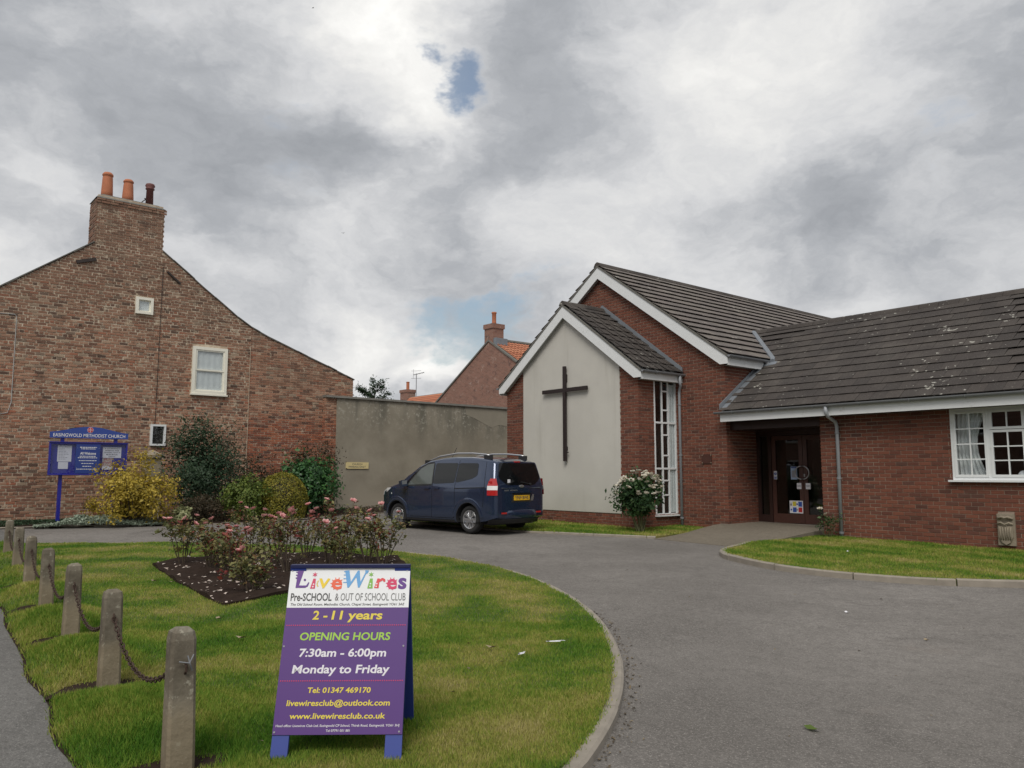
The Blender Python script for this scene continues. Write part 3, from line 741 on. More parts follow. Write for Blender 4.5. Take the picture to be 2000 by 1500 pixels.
    # front gable
    sf = .743; lnf = 2.69 * math.sqrt(1 + sf * sf); rf = 10; exf = lnf / rf
    slope_roof(-12.55, 3.97, XC, sf, 14.35, 15.9, 1, rf, exf); slope_roof(-17.93, 3.97, XC, sf, 14.35, 15.9, -1, rf, exf)
    deck.quad((-12.55, 14.38, 3.95), (-12.55, 15.9, 3.95), (XC, 15.9, 5.95), (XC, 14.38, 5.95)); deck.quad((-17.93, 15.9, 3.95), (-17.93, 14.38, 3.95), (XC, 14.38, 5.95), (XC, 15.9, 5.95))
    # wing
    sw = .70; upw = Vector((0, 1, sw)).normalized(); nw = Vector((0, -sw, 1)).normalized(); lnw = 3.43 * math.sqrt(1 + sw * sw); rw = 13; exw = lnw / rw
    def wspan(s):
        z = 2.92 + s * sw / math.sqrt(1 + sw * sw); x0 = -11.28 if z < 4.25 else -15.3 + (7.27 - z) / .71
        return [(x0 + 14.0, 12.6)]
    T.field((-14.0, 15.62, 2.92), (1, 0, 0), upw, nw, rw, exw, wspan)
    T.field((-1.4, 22.5, 2.92), (-1, 0, 0), Vector((0, -1, sw)).normalized(), Vector((0, sw, 1)).normalized(), rw, exw, lambda s: [(0, 9.8)])
    deck.add([(-11.28, 15.65, 2.90), (-1.4, 15.65, 2.90), (-1.4, 19.05, 5.30), (-12.55, 19.05, 5.30), (-11.28, 17.55, 4.25)], [(0, 1, 2, 3, 4)]); deck.quad((-1.4, 22.5, 2.90), (-11.28, 22.5, 2.90), (-12.55, 19.05, 5.30), (-1.4, 19.05, 5.30))
    roof = part('roof', deck, M['soffit'], ch); T.build(roof, M['tile']); T2.build(roof, M['tile_lichen'], 0)
    # ridge tiles
    def ridge(p, q, n):
        p, q = Vector(p), Vector(q); d = (q - p) / n
        for i in range(n):
            a, b = p + d * i, p + d * (i + .985); r = .10; mb = MB(); side = d.cross(Vector((0, 0, 1))).normalized()
            prof = [(-.13, -.10), (-.075, -.01), (0, .03), (.075, -.01), (.13, -.10)]
            for P in (a, b): mb.v += [tuple(P + side * u + Vector((0, 0, w))) for u, w in prof]
            mb.f += [(k, k + 1, k + 6, k + 5) for k in range(4)] + [(0, 1, 2, 3, 4), (9, 8, 7, 6, 5)]
            part('ridge_tile', mb, M['tile'], roof)
    ridge((XC, 14.33, 6.04), (XC, 15.9, 6.04), 4); ridge((-15.3, 15.73, 7.34), (-15.3, 30, 7.34), 30); ridge((-12.5, 19.05, 5.40), (-1.4, 19.05, 5.40), 25)
    # barge boards and soffits
    def barge(xc, zt, sl_, x_l, x_r, y, dep, zend, yw):
        for (xe, sg) in ((x_l, -1), (x_r, 1)):
            zt_e = zt - sl_ * abs(xe - xc); mb = MB()
            xb = xc + sg * (zt - dep - zend) / sl_            # where the lower edge reaches the trimmed foot
            mb.prism([(xc, zt - .03), (xe, zt_e - .03), (xe, zend), (xb, zend), (xc, zt - dep)], lambda u, v: (u, y, v), (0, .022, 0))
            part('barge_board', mb, M['white_paint'], ch)
            mb = MB(); mb.prism([(xc, zt - .05), (xe, zt_e - .05), (xe, zt_e - .005), (xc, zt - .005)], lambda u, v: (u, y - .018, v), (0, .05, 0)); part('verge', mb, M['coping'], ch)
            mb = MB(); mb.quad((xc, y + .02, zt - dep + .05), (xb, y + .02, zend + .04), (xb, yw, zend + .04), (xc, yw, zt - dep + .05)); part('soffit', mb, M['soffit'], ch)
    barge(XC, 5.97, .743, -17.93, -12.55, 14.345, .36, 3.78, 14.5); barge(-15.3, 7.27, .71, -19.5, -11.1, 15.745, .37, 4.07, 15.9)
    # fascias, gutters
    part('fascia', MB().box(-12.575, -12.55, 14.37, 15.9, 3.74, 3.93), M['white_paint'], ch); part('fascia', MB().box(-17.93, -17.905, 14.37, 15.9, 3.74, 3.93), M['white_paint'], ch)
    part('fascia', MB().box(-11.13, -11.105, 15.77, 17.25, 4.04, 4.25), M['white_paint'], ch); part('fascia', MB().box(-11.29, -1.4, 15.66, 15.685, 2.70, 2.895), M['white_paint'], ch)
    part('soffit', MB().box(-12.78, -12.58, 14.5, 15.9, 3.75, 3.765), M['soffit'], ch); part('soffit', MB().box(-11.29, -1.4, 15.69, 16.05, 2.71, 2.725), M['dark_wood'], ch)
    part('soffit', MB().box(-11.3, -11.13, 15.9, 17.3, 4.05, 4.065), M['soffit'], ch)
    def gutter(p, q):
        p, q = Vector(p), Vector(q); d = (q - p).normalized(); s = d.cross(Vector((0, 0, 1))).normalized(); mb = MB(); n = 8
        for rr in (.056, .050):
            for P in (p, q): mb.v += [tuple(P + s * rr * math.cos(math.pi * k / n) - Vector((0, 0, rr * math.sin(math.pi * k / n)))) for k in range(n + 1)]
        m = n + 1
        for k in range(n): mb.f += [(k, k + 1, m + k + 1, m + k), (2 * m + k, 3 * m + k, 3 * m + k + 1, 2 * m + k + 1)]
        for (o1, o2) in ((0, 2 * m), (m, 3 * m)): mb.f += [(o1 + k, o2 + k, o2 + k + 1, o1 + k + 1) for k in range(n)]
        mb.f += [(0, m, 3 * m, 2 * m), (n, 2 * m + n, 3 * m + n, m + n), tuple(range(0, m)), tuple(m + k for k in reversed(range(m)))]
        g = part('gutter', mb, M['gutter'], ch)
        L_ = (q - p).length
        for i in range(1, int(L_ / 1.0) + 1):
            c = p + d * (i * 1.0 - .5)
            if (c - p).length < L_: part('gutter_bracket', MB().tube([c + s * .06 * math.cos(a) - Vector((0, 0, .06 * math.sin(a))) for a in np.linspace(0, math.pi, 7)], .009, 5), M['gutter'], g)
    gutter((-12.49, 14.33, 3.95), (-12.49, 15.93, 3.95)); gutter((-11.04, 15.72, 4.27), (-11.04, 17.45, 4.27)); gutter((-11.40, 15.60, 2.93), (-1.4, 15.60, 2.93)); gutter((-17.99, 14.33, 3.95), (-17.99, 15.9, 3.95))
    part('gutter_outlet', MB().tube([(-11.04, 17.3, 4.24), (-11.04, 17.3, 4.05)], .045, 10), M['gutter'], ch)
    # downpipes
    def pipe(pts, r, clips):
        p = part('downpipe', MB().tube(pts, r, 10), M['pipe'], ch, True)
        for c in clips: part('pipe_clip', MB().lathe([(r + .006, -.02), (r + .012, -.018), (r + .012, .018), (r + .006, .02)], c, 12), M['gutter'], p)
    pipe([(-12.49, 15.72, 3.92), (-12.49, 15.72, 3.74), (-12.5, 15.76, 3.66), (-12.58, 15.83, 3.60), (-12.62, 15.85, 3.50), (-12.62, 15.85, .2)], .034, [(-12.62, 15.85, 3.2), (-12.62, 15.85, 1.95), (-12.62, 15.85, .42)])
    pipe([(-8.62, 15.60, 2.88), (-8.62, 15.60, 2.76), (-8.62, 15.68, 2.68), (-8.60, 15.93, 2.58), (-8.60, 15.985, 2.48), (-8.60, 15.985, .1)], .038, [(-8.60, 15.985, 2.35), (-8.60, 15.985, 1.4), (-8.60, 15.985, .28)])
    # lead flashings: stepped along the two roof junctions, valley
    def flash(p, q, nrm, n, w=.12):
        p, q, nrm = Vector(p), Vector(q), Vector(nrm); f = MB(); d = (q - p); h = Vector((d.x, d.y, 0)).normalized()
        f.obox((p + q) / 2 + Vector((0, 0, .05)) + nrm * .02, d / 2, Vector((0, 0, .075)), nrm * .012)
        for i in range(n):
            a = p + d * (i / n); b = p + d * ((i + 1) / n); z = max(a.z, b.z) + .13
            f.add([a + nrm * .028 + Vector((0, 0, .10)), b + nrm * .028 + Vector((0, 0, .10)), Vector((b.x if b.z > a.z else a.x, b.y if b.z > a.z else a.y, z)) + nrm * .028], [(0, 1, 2)])
        part('lead_flashing', f, M['lead'], ch)
    flash((XC, 15.885, 6.02), (-12.52, 15.885, 4.0), (0, -1, 0), 14); flash((XC, 15.885, 6.02), (-17.96, 15.885, 4.0), (0, -1, 0), 14)
    flash((-11.285, 15.62, 2.98), (-11.285, 17.5, 4.24), (1, 0, 0), 11)
    part('lead_flashing', MB().obox((-11.17, 16.56, 3.64), (0, .94, .66), (.07, 0, .0), (0, -.008, .012)), M['lead'], ch)
    va, vb = Vector((-11.06, 17.58, 4.33)), Vector((-12.50, 18.98, 5.35)); part('valley_lead', MB().tube([va + Vector((.12, -.2, -.08)), va, vb], [.06, .075, .07], 8), M['lead'], ch)
    part('valley_lead', MB().obox((-10.93, 17.36, 4.20), (.20, .05, .0), (0, .1, .06), (0, 0, .02)), M['lead'], ch)
    # tall side window -------------------------------------------------
    wn = part('window', MB().box(-12.80, -12.775, 15.05, 15.895, .50, .54).box(-12.80, -12.765, 15.05, 15.10, .54, 3.76).box(-12.80, -12.765, 15.845, 15.895, .54, 3.76).box(-12.80, -12.765, 15.33, 15.375, .54, 3.76).box(-12.80, -12.765, 15.565, 15.61, .54, 3.76), M['white_paint'], ch)
    part('sill', MB().box(-12.80, -12.70, 15.03, 15.9, .47, .50), M['white_paint'], wn)
    for z in (1.62, 2.74): part('transom', MB().box(-12.798, -12.762, 15.08, 15.87, z - .022, z + .022), M['white_paint'], wn)
    for z in (.98, 1.33, 1.94, 2.44, 3.05, 3.52): part('glazing_bar', MB().box(-12.797, -12.764, 15.372, 15.568, z - .018, z + .018), M['white_paint'], wn)
    for (a, b) in ((15.10, 15.33), (15.375, 15.565), (15.61, 15.845)):
        zz = [.54, 1.60, 2.72, 3.76]
        for z0, z1 in zip(zz[:-1], zz[1:]): part('pane', MB().box(-12.787, -12.783, a, b, z0 + .02, z1), M['glass'], wn)
    # rooms behind the glass
    def room(x0, x1, y0, y1, z0, z1, m, open_='y0'):
        mb = MB(); q = {'z0': [(x0, y0, z0), (x1, y0, z0), (x1, y1, z0), (x0, y1, z0)], 'z1': [(x0, y0, z1), (x0, y1, z1), (x1, y1, z1), (x1, y0, z1)], 'y0': [(x0, y0, z0), (x0, y0, z1), (x1, y0, z1), (x1, y0, z0)],
             'y1': [(x0, y1, z0), (x1, y1, z0), (x1, y1, z1), (x0, y1, z1)], 'x0': [(x0, y0, z0), (x0, y1, z0), (x0, y1, z1), (x0, y0, z1)], 'x1': [(x1, y0, z0), (x1, y0, z1), (x1, y1, z1), (x1, y1, z0)]}
        for k, v in q.items():
            if k != open_: mb.quad(*v)
        return part('interior', mb, m, ch)
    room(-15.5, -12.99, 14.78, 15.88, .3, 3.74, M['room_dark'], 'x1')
    part('window_reveal', MB().box(-12.985, -12.80, 15.86, 15.885, .5, 3.74), M['soffit'], ch)
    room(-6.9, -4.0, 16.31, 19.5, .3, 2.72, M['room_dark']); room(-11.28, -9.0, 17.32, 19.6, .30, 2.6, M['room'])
    # wing window: three lights --------------------------------------
    wn = part('window', MB().box(-6.37, -4.45, 16.03, 16.10, 2.655, 2.71).box(-6.37, -4.45, 16.03, 16.10, 1.38, 1.435).box(-6.37, -6.32, 16.03, 16.10, 1.435, 2.655).box(-4.50, -4.45, 16.03, 16.10, 1.435, 2.655).box(-5.745, -5.69, 16.03, 16.10, 1.435, 2.655).box(-5.12, -5.065, 16.03, 16.10, 1.435, 2.655), M['white_paint'], ch)
    part('sill', MB().box(-6.43, -4.39, 15.95, 16.06, 1.345, 1.38), M['white_paint'], wn)
    def light(x0, x1, z0, z1, nx, nz_):
        mb = MB(); w = .045; mb.box(x0, x0 + w, 16.02, 16.06, z0, z1).box(x1 - w, x1, 16.02, 16.06, z0, z1).box(x0 + w, x1 - w, 16.02, 16.06, z0, z0 + w).box(x0 + w, x1 - w, 16.02, 16.06, z1 - w, z1); c = part('casement', mb, M['white_paint'], wn)
        ax, bx, az, bz = x0 + w, x1 - w, z0 + w, z1 - w
        for i in range(1, nx): xx = ax + (bx - ax) * i / nx; part('glazing_bar', MB().box(xx - .011, xx + .011, 16.024, 16.055, az, bz), M['white_paint'], wn)
        for i in range(1, nz_): zz = az + (bz - az) * i / nz_; part('glazing_bar', MB().box(ax, bx, 16.026, 16.053, zz - .011, zz + .011), M['white_paint'], wn)
        for i in range(nx):
            for j in range(nz_):
                part('pane', MB().box(ax + (bx - ax) * i / nx, ax + (bx - ax) * (i + 1) / nx, 16.038, 16.042, az + (bz - az) * j / nz_, az + (bz - az) * (j + 1) / nz_), M['glass'], wn)
    light(-6.32, -5.745, 1.435, 2.655, 2, 4); light(-5.69, -5.12, 1.435, 2.29, 2, 3); light(-5.69, -5.12, 2.30, 2.655, 2, 1); light(-5.065, -4.50, 1.435, 2.655, 2, 4)
    # porch and doors ---------------------------------------------------
    part('porch_ceiling', MB().box(-11.29, -9.02, 16.05, 17.2, 2.52, 2.70), M['dark_wood'], ch)
    DY = 17.15
    part('door_frame', MB().box(-11.295, -11.21, DY - .05, DY + .05, .33, 2.52).box(-11.21, -9.02, DY - .05, DY + .05, 2.40, 2.52).box(-10.98, -10.90, DY - .05, DY + .05, .33, 2.40).box(-9.27, -9.02, DY - .05, DY + .05, .33, 2.40).box(-11.21, -10.98, DY - .04, DY + .04, .33, .52), M['dark_wood'], ch)
    part('sidelight_pane', MB().box(-11.21, -10.98, DY - .003, DY + .003, .52, 2.40), M['door_glass'], ch)
    for (x0, x1, hs) in ((-10.895, -10.09, 1), (-10.08, -9.275, -1)):
        d = part('door', MB().box(x0, x0 + .10, DY - .025, DY + .025, .345, 2.39).box(x1 - .10, x1, DY - .025, DY + .025, .345, 2.39).box(x0 + .1, x1 - .1, DY - .025, DY + .025, .345, .56).box(x0 + .1, x1 - .1, DY - .025, DY + .025, 2.29, 2.39), M['brown_wood'], ch)
        part('door_pane', MB().box(x0 + .1, x1 - .1, DY - .004, DY + .004, .56, 2.29), M['door_glass'], d)
        cx = (x1 - .02) if hs > 0 else (x0 + .02)
        pts = [(cx - hs * .15 * math.sin(a), DY - .08, 1.52 + .15 * math.cos(a)) for a in np.linspace(.0, math.pi, 15)]
        part('ring_handle', MB().tube([(pts[0][0], DY - .02, pts[0][2])] + pts + [(pts[-1][0], DY - .02, pts[-1][2])], .013, 8), M['chrome'], d, True)
        if hs > 0:
            for (a, b, c, e, nm, m) in ((-10.85, -10.765, 1.36, 1.56, 'fire_door_sticker', M['paper']), (-10.40, -10.235, 1.36, 1.66, 'blue_notice', M['notice_blue']), (-10.255, -10.14, 1.14, 1.28, 'door_card', M['paper']), (-10.46, -10.12, .58, .87, 'safety_notice', M['paper'])):
                s_ = part(nm, MB().box(a, b, DY - .034, DY - .028, c, e), m, d)
            def fl(x0_, x1_, z0_, z1_, m, nm='printed_patch', yy=.0355): part(nm, MB().box(x0_, x1_, DY - yy, DY - .0345, z0_, z1_), m, d)
            part('printed_disc', MB().lathe([(.034, 0), (.034, .001)], (-10.8075, DY - .0345, 1.495), 20, (0, -1, 0)), M['blue_print'], d); fl(-10.812, -10.803, 1.475, 1.525, M['paper'], yy=.0368); fl(-10.84, -10.775, 1.40, 1.425, M['blue_print']); fl(-10.84, -10.775, 1.375, 1.392, M['blue_print'])
            fl(-10.375, -10.255, 1.41, 1.57, M['grey_ink']); fl(-10.39, -10.245, 1.625, 1.65, M['blue_panel'])
            fl(-10.38, -10.29, .745, .85, M['yellow_print']); fl(-10.235, -10.14, .735, .85, M['blue_print']); fl(-10.38, -10.285, .605, .715, M['blue_print']); fl(-10.235, -10.14, .605, .715, M['red_print'])
            part('printed_mark', MB().prism([(-10.445, .755), (-10.40, .755), (-10.4225, .83)], lambda u, v: (u, DY - .0355, v), (0, .001, 0)), M['ink'], d)
            for (cx_, cz_, mm) in ((-10.265, .79, M['blue_print']), (-10.42, .66, M['blue_print']), (-10.265, .66, M['grey_ink'])): part('printed_disc', MB().lathe([(.022, 0), (.022, .001)], (cx_, DY - .0345, cz_), 14, (0, -1, 0)), mm, d)
            for zz in (1.225, 1.20): fl(-10.24, -10.155, zz - .006, zz + .006, M['grey_ink'])
        else:
            part('door_card', MB().box(-10.03, -9.91, DY - .034, DY - .028, 1.14, 1.28), M['paper'], d)
            for zz in (1.225, 1.20): part('printed_line', MB().box(-10.015, -9.925, DY - .0355, DY - .0345, zz - .006, zz + .006), M['grey_ink'], d)
            part('door_lock', MB().box(-10.065, -10.035, DY - .045, DY - .024, 1.42, 1.49), M['chrome'], d)
    part('door_threshold', MB().box(-11.29, -9.02, 16.9, 17.3, .27, .335), M['kerb'], ch)
    # inner lobby door seen through the glass
    part('inner_door', MB().box(-10.62, -9.6, 19.5, 19.56, .3, 2.2), M['brown_wood'], ch)
    # plaque, carved stone
    pl = part('wall_plaque', MB().box(-12.0, -11.72, 15.865, 15.9, 1.74, 1.95), M['brown_wood'], ch, label='small brown plaque on the brick wall')
    for (a, c) in ((-11.985, 1.755), (-11.735, 1.755), (-11.985, 1.935), (-11.735, 1.935)): part('fixing', MB().lathe([(.014, 0), (.010, .006)], (a, 15.865, c), 8, (0, -1, 0)), M['stone'], pl)
    part('carved_stone', MB().box(-5.655, -5.375, 15.99, 16.05, .225, .785), M['stone'], ch, label='weathered carved stone with a shield set low in the wall')
    cs = part('carved_shield', MB().prism([(-5.63, .57), (-5.40, .57), (-5.40, .38), (-5.45, .28), (-5.515, .24), (-5.58, .28), (-5.63, .38)], lambda u, v: (u, 15.955, v), (0, .036, 0)), M['stone'], ch)
    mb = MB()
    for i in range(5): mb.tube([(-5.60 + i * .042, 15.95, .55), (-5.60 + i * .042 + RND.uniform(-.015, .015), 15.948, .44), (-5.59 + i * .038, 15.95, .33)], .011, 6)
    mb.tube([(-5.64, 15.96, .60), (-5.58, 15.945, .63), (-5.515, 15.94, .595), (-5.45, 15.945, .63), (-5.39, 15.96, .60)], .018, 7); mb.tube([(-5.64, 15.97, .70), (-5.56, 15.95, .73), (-5.515, 15.945, .71), (-5.47, 15.95, .73), (-5.39, 15.97, .70)], .022, 7)
    part('carved_relief', mb, M['stone'], cs, True)
M['notice_blue'] = plain('notice_blue', (.35, .45, .62), .6, .1); M['blue_print'] = plain('blue_print', (.03, .09, .38), .6, .05); M['yellow_print'] = plain('yellow_print', (.62, .52, .05), .6, .05); M['red_print'] = plain('red_print', (.5, .03, .03), .6, .05)
build_church()
cr = thing('wall_cross', 'tall dark wooden cross fixed on the cream gable panel', 'cross', (-15.24, 14.4, 1.82), world=True)
part('upright', MB().box(-15.288, -15.192, 14.375, 14.43, 1.82, 4.31), M['cross'], cr); part('crossbar', MB().box(-16.10, -15.29, 14.378, 14.428, 3.63, 3.73).box(-15.19, -14.40, 14.378, 14.428, 3.63, 3.73), M['cross'], cr)
part('bracket', MB().box(-15.19, -15.115, 14.40, 14.42, 2.03, 2.06), M['iron'], cr); part('fixing_block', MB().box(-15.275, -15.205, 14.43, 14.48, 3.9, 4.1).box(-15.275, -15.205, 14.43, 14.48, 2.1, 2.2), M['iron'], cr)
# curtains hanging inside the wing window, and a lampshade on the sill
def curtain(name, label, x0, x1, y, z0, z1, amp, n, mat, axis='x', gather=0.0, group=None):
    mb = MB(); k = n * 6; rows = 8
    for j in range(rows + 1):
        t = j / rows
        for i in range(k + 1):
            u = i / k; xx = x0 + (x1 - x0) * u; w = 1 - gather * math.sin(math.pi * min(1, (1 - t) * 1.0)) * .6
            xx = x0 + (xx - x0) * w; yy = y + amp * math.sin(u * n * 2 * math.pi + t * .6)
            mb.v.append((xx, yy, z0 + (z1 - z0) * t) if axis == 'x' else (yy, xx, z0 + (z1 - z0) * t))
    for j in range(rows):
        for i in range(k): a = j * (k + 1) + i; mb.f.append((a, a + 1, a + k + 2, a + k + 1))
    o = link(name, mesh(name, mb.v, mb.f, True), mat); tag(o, label, 'curtain', group); return o
curtain('curtain', 'pale net curtain gathered at the left of the white church window', -6.33, -5.78, 16.17, 1.40, 2.66, .025, 6, M['curtain'], gather=.55)
curtain('curtain', 'white fabric hanging inside the tall narrow church window', 15.60, 15.86, -12.803, .56, 3.7, .010, 3, M['curtain'], axis='y')
o = thing('sill_ornament', 'white domed ornament on the sill inside the white church window', 'ornament', (-5.21, 16.17, 1.385), world=False)
part('dome', MB().lathe([(.12, 0), (.118, .05), (.095, .10), (.06, .13), (.01, .145)], (0, 0, .03), 20), M['paper'], o, True); part('base', MB().lathe([(.05, 0), (.04, .03)], (0, 0, 0), 12), M['paper'], o)
# ------------------------------------------------------------------ old brick house on the left
HX = -25.1
house = thing('brick_house', 'tall old mottled brick house with a wide chimney and sloping gable', 'house', (HX, 6.0, 0.0), world=True)
def build_house():
    h = house
    prof = [(-1.2, 0), (13.5, 0), (13.5, 4.42), (13.5, 4.76), (12.52, 5.15), (11.76, 5.42), (11.02, 5.70), (10.39, 5.93), (9.77, 6.20), (9.34, 6.46), (8.92, 6.77), (8.26, 7.24), (7.61, 7.73), (6.95, 8.22), (5.06, 8.14), (-1.2, 3.5)]
    wall = part('wall', MB().prism(prof, lambda u, v: (HX, u, v), (-.35, 0, 0)), M['old_mortar'], h)
    def span(z):
        xs = []
        n = len(prof)
        for i in range(n):
            (a, za), (b, zb) = prof[i], prof[(i + 1) % n]
            if (za > z) != (zb > z): xs.append(a + (b - a) * (z - za) / (zb - za))
        xs.sort(); return [(xs[i], xs[i + 1]) for i in range(0, len(xs) - 1, 2)]
    B = Bricks(); holes = [(6.23, 6.76, 6.20, 6.74), (7.94, 9.05, 3.93, 5.43), (6.82, 7.29, 2.30, 2.97)]
    B.field((HX, 0, 0), (0, 1, 0), (1, 0, 0), .0, 8.11, lambda z: [(max(p, -1.1), min(q, 9.77)) for p, q in span(z) if p < 9.77], holes, ch=.0845, bl=.235, joint=.019, proud=.010, jit=.020, bond='garden')
    B.field((HX, 0, 0), (0, 1, 0), (1, 0, 0), .0, 6.3, lambda z: [(max(p, 9.79), q) for p, q in span(z) if q > 9.79], holes, ch=.0765, bl=.235, joint=.012, proud=.010, jit=.006)
    B.build(wall, M['old_brick'])
    part('side_wall', MB().box(HX - 8, HX - .35, 13.2, 13.5, 0, 4.5).box(HX - 8, HX - .35, -1.2, -.9, 0, 3.4).box(HX - 8.3, HX - 8, -1.2, 13.5, 0, 4.4), M['far_brick'], h)
    rp = [(-1.5, 3.30), (5.06, 8.16), (6.0, 8.93), (6.95, 8.23), (7.61, 7.74), (8.26, 7.25), (8.92, 6.78), (9.34, 6.47), (9.77, 6.21), (10.39, 5.94), (11.02, 5.71), (11.76, 5.43), (12.52, 5.16), (13.55, 4.76)]
    mb = MB()
    for (a, za), (b, zb) in zip(rp[:-1], rp[1:]):
        hx = HX - .95 if 5.0 < (a + b) / 2 < 7.0 else HX - .02
        mb.hexa([(hx, a, za), (hx, b, zb), (HX - 8.3, b, zb), (HX - 8.3, a, za), (hx, a, za + .05), (hx, b, zb + .05), (HX - 8.3, b, zb + .05), (HX - 8.3, a, za + .05)])
    roof = part('roof', mb, M['coping'], h)
    for i, ((a, za), (b, zb)) in enumerate(zip(rp[:-1], rp[1:])):
        if 5.0 < (a + b) / 2 < 7.0: continue
        n = max(1, int(math.hypot(b - a, zb - za) / .32))
        for k in range(n):
            y0, y1 = a + (b - a) * k / n, a + (b - a) * (k + .98) / n; z0, z1 = za + (zb - za) * k / n, za + (zb - za) * (k + .98) / n; e = RND.uniform(-.012, .012)
            part('verge_tile', MB().hexa([(HX + .045, y0, z0 + .0 + e), (HX + .045, y1, z1 + .0 + e), (HX - .3, y1, z1 + .01), (HX - .3, y0, z0 + .01), (HX + .045, y0, z0 + .03 + e), (HX + .045, y1, z1 + .03 + e), (HX - .3, y1, z1 + .06), (HX - .3, y0, z0 + .06)]), M['coping'], roof)
    # chimney, built flush with the gable
    c = part('chimney', MB().box(HX - .85, HX + .003, 5.07, 6.94, 7.9, 9.50).box(HX - .83, HX - .03, 5.10, 6.91, 9.50, 9.62), M['old_mortar'], h)
    CB = Bricks(); CB.field((HX, 0, 0), (0, 1, 0), (1, 0, 0), 8.112, 9.38, lambda z: [(5.06, 6.95)], ch=.078, bl=.235, joint=.013, proud=.012, jit=.008, bond='flemish')
    CB.field((HX + .02, 0, 0), (0, 1, 0), (1, 0, 0), 9.36, 9.52, lambda z: [(5.02, 6.99)], ch=.078, bl=.235, joint=.012, proud=.018, jit=.006)
    CB.field((0, 5.07, 0), (1, 0, 0), (0, -1, 0), 8.2, 9.5, lambda z: [(HX - .84, HX)], ch=.078, bl=.235, joint=.013, proud=.012, jit=.008)
    CB.build(c, M['old_brick'], 0)
    part('chimney_cap', MB().hexa([(HX - .86, 5.03, 9.52), (HX + .03, 5.03, 9.52), (HX + .03, 6.98, 9.52), (HX - .86, 6.98, 9.52), (HX - .75, 5.22, 9.68), (HX - .12, 5.22, 9.68), (HX - .12, 6.80, 9.66), (HX - .75, 6.80, 9.66)]), M['coping'], c)
    for (y, r0, r1, hh, m) in ((5.40, .165, .13, .80, 'terracotta'), (5.98, .165, .125, .72, 'terracotta'), (6.60, .115, .10, .76, 'dark_terracotta')):
        pr = [(r0, 0), (r0 * .97, hh * .25), (r1 + .01, hh * .8), (r1, hh * .86), (r1 + .022, hh * .88), (r1 + .022, hh * .93), (r1 * .85, hh), (r1 * .7, hh)]
        if m != 'terracotta': pr = [(r0, 0), (r1, hh * .72), (r1 + .03, hh * .74), (r1 + .03, hh * .78), (r1, hh * .80), (r1 + .045, hh * .88), (r1 + .02, hh * .96), (.04, hh)]
        part('chimney_pot', MB().lathe(pr, (HX - .42, y, 9.65), 20), M[m], c, True)
    part('aerial_stub', MB().tube([(HX - .3, 6.28, 9.64), (HX - .25, 6.38, 9.76), (HX - .2, 6.43, 9.80)], .015, 6).tube([(HX - .2, 6.40, 9.84), (HX - .2, 6.47, 9.76)], .02, 6), M['iron'], c)
    # windows
    def win(y0, y1, z0, z1, m, fw=.06):
        w = part('window', MB().box(HX - .06, HX + .085, y0, y0 + fw, z0, z1).box(HX - .06, HX + .085, y1 - fw, y1, z0, z1).box(HX - .06, HX + .085, y0 + fw, y1 - fw, z1 - fw, z1).box(HX - .06, HX + .095, y0 + fw, y1 - fw, z0, z0 + fw), M[m], h)
        return w
    w = win(6.25, 6.74, 6.22, 6.72, 'cream_paint', .075); part('sash', MB().box(HX + .002, HX + .025, 6.325, 6.36, 6.295, 6.645).box(HX + .002, HX + .025, 6.63, 6.665, 6.295, 6.645).box(HX + .002, HX + .025, 6.36, 6.63, 6.295, 6.325).box(HX + .002, HX + .025, 6.36, 6.63, 6.615, 6.645), M['cream_paint'], w)
    part('pane', MB().box(HX + .014, HX + .018, 6.36, 6.63, 6.325, 6.615), M['glass'], w)
    w = win(7.96, 9.03, 3.95, 5.41, 'cream_paint', .09); zs = [4.04, 4.66, 5.32]
    for (z0, z1, dx) in ((4.04, 4.69, .058), (4.67, 5.32, .072)):
        part('sash', MB().box(HX - .05 + dx, HX - .005 + dx, 8.05, 8.10, z0, z1).box(HX - .05 + dx, HX - .005 + dx, 8.89, 8.94, z0, z1).box(HX - .05 + dx, HX - .005 + dx, 8.10, 8.89, z0, z0 + .045).box(HX - .05 + dx, HX - .005 + dx, 8.10, 8.89, z1 - .04, z1), M['cream_paint'], w)
        part('pane', MB().box(HX - .035 + dx, HX - .031 + dx, 8.10, 8.89, z0 + .045, z1 - .04), M['glass'], w)
    part('sill', MB().box(HX, HX + .115, 7.93, 9.06, 3.90, 3.95), M['cream_paint'], w)
    w = win(6.84, 7.27, 2.32, 2.95, 'white_paint', .055); part('pane', MB().box(HX + .014, HX + .018, 6.895, 7.215, 2.375, 2.895), M['glass'], w)
    for (y0, y1, z0, z1, m) in ((6.25, 6.74, 6.22, 6.72, 'curtain'), (6.84, 7.27, 2.32, 2.95, 'iron')):
        part('blind_or_dark_backing', MB().quad((HX + .006, y0, z0), (HX + .006, y1, z0), (HX + .006, y1, z1), (HX + .006, y0, z1)), M[m], h)  # upper sheet is a pale blind; lower black one stands in for unlit room
    # cables, iron straps, clay pipe end
    part('cable', MB().tube([(HX + .02, 6.98, 7.75), (HX + .02, 6.97, 5.0), (HX + .022, 6.96, 3.2), (HX + .02, 6.95, 2.6)], .008, 5), M['iron'], h)
    part('cable', MB().tube([(HX + .02, 9.78, 5.6), (HX + .02, 9.775, 3.0), (HX + .02, 9.76, .6)], .011, 5), M['old_mortar'], h)
    part('cable', MB().tube([(HX + .02, 2.2, 5.78), (HX + .02, 3.22, 5.80), (HX + .02, 3.26, 5.74), (HX + .02, 3.27, 3.4), (HX + .02, 3.2, 3.12), (HX + .02, 2.9, 3.05)], .010, 5), M['soffit'], h)
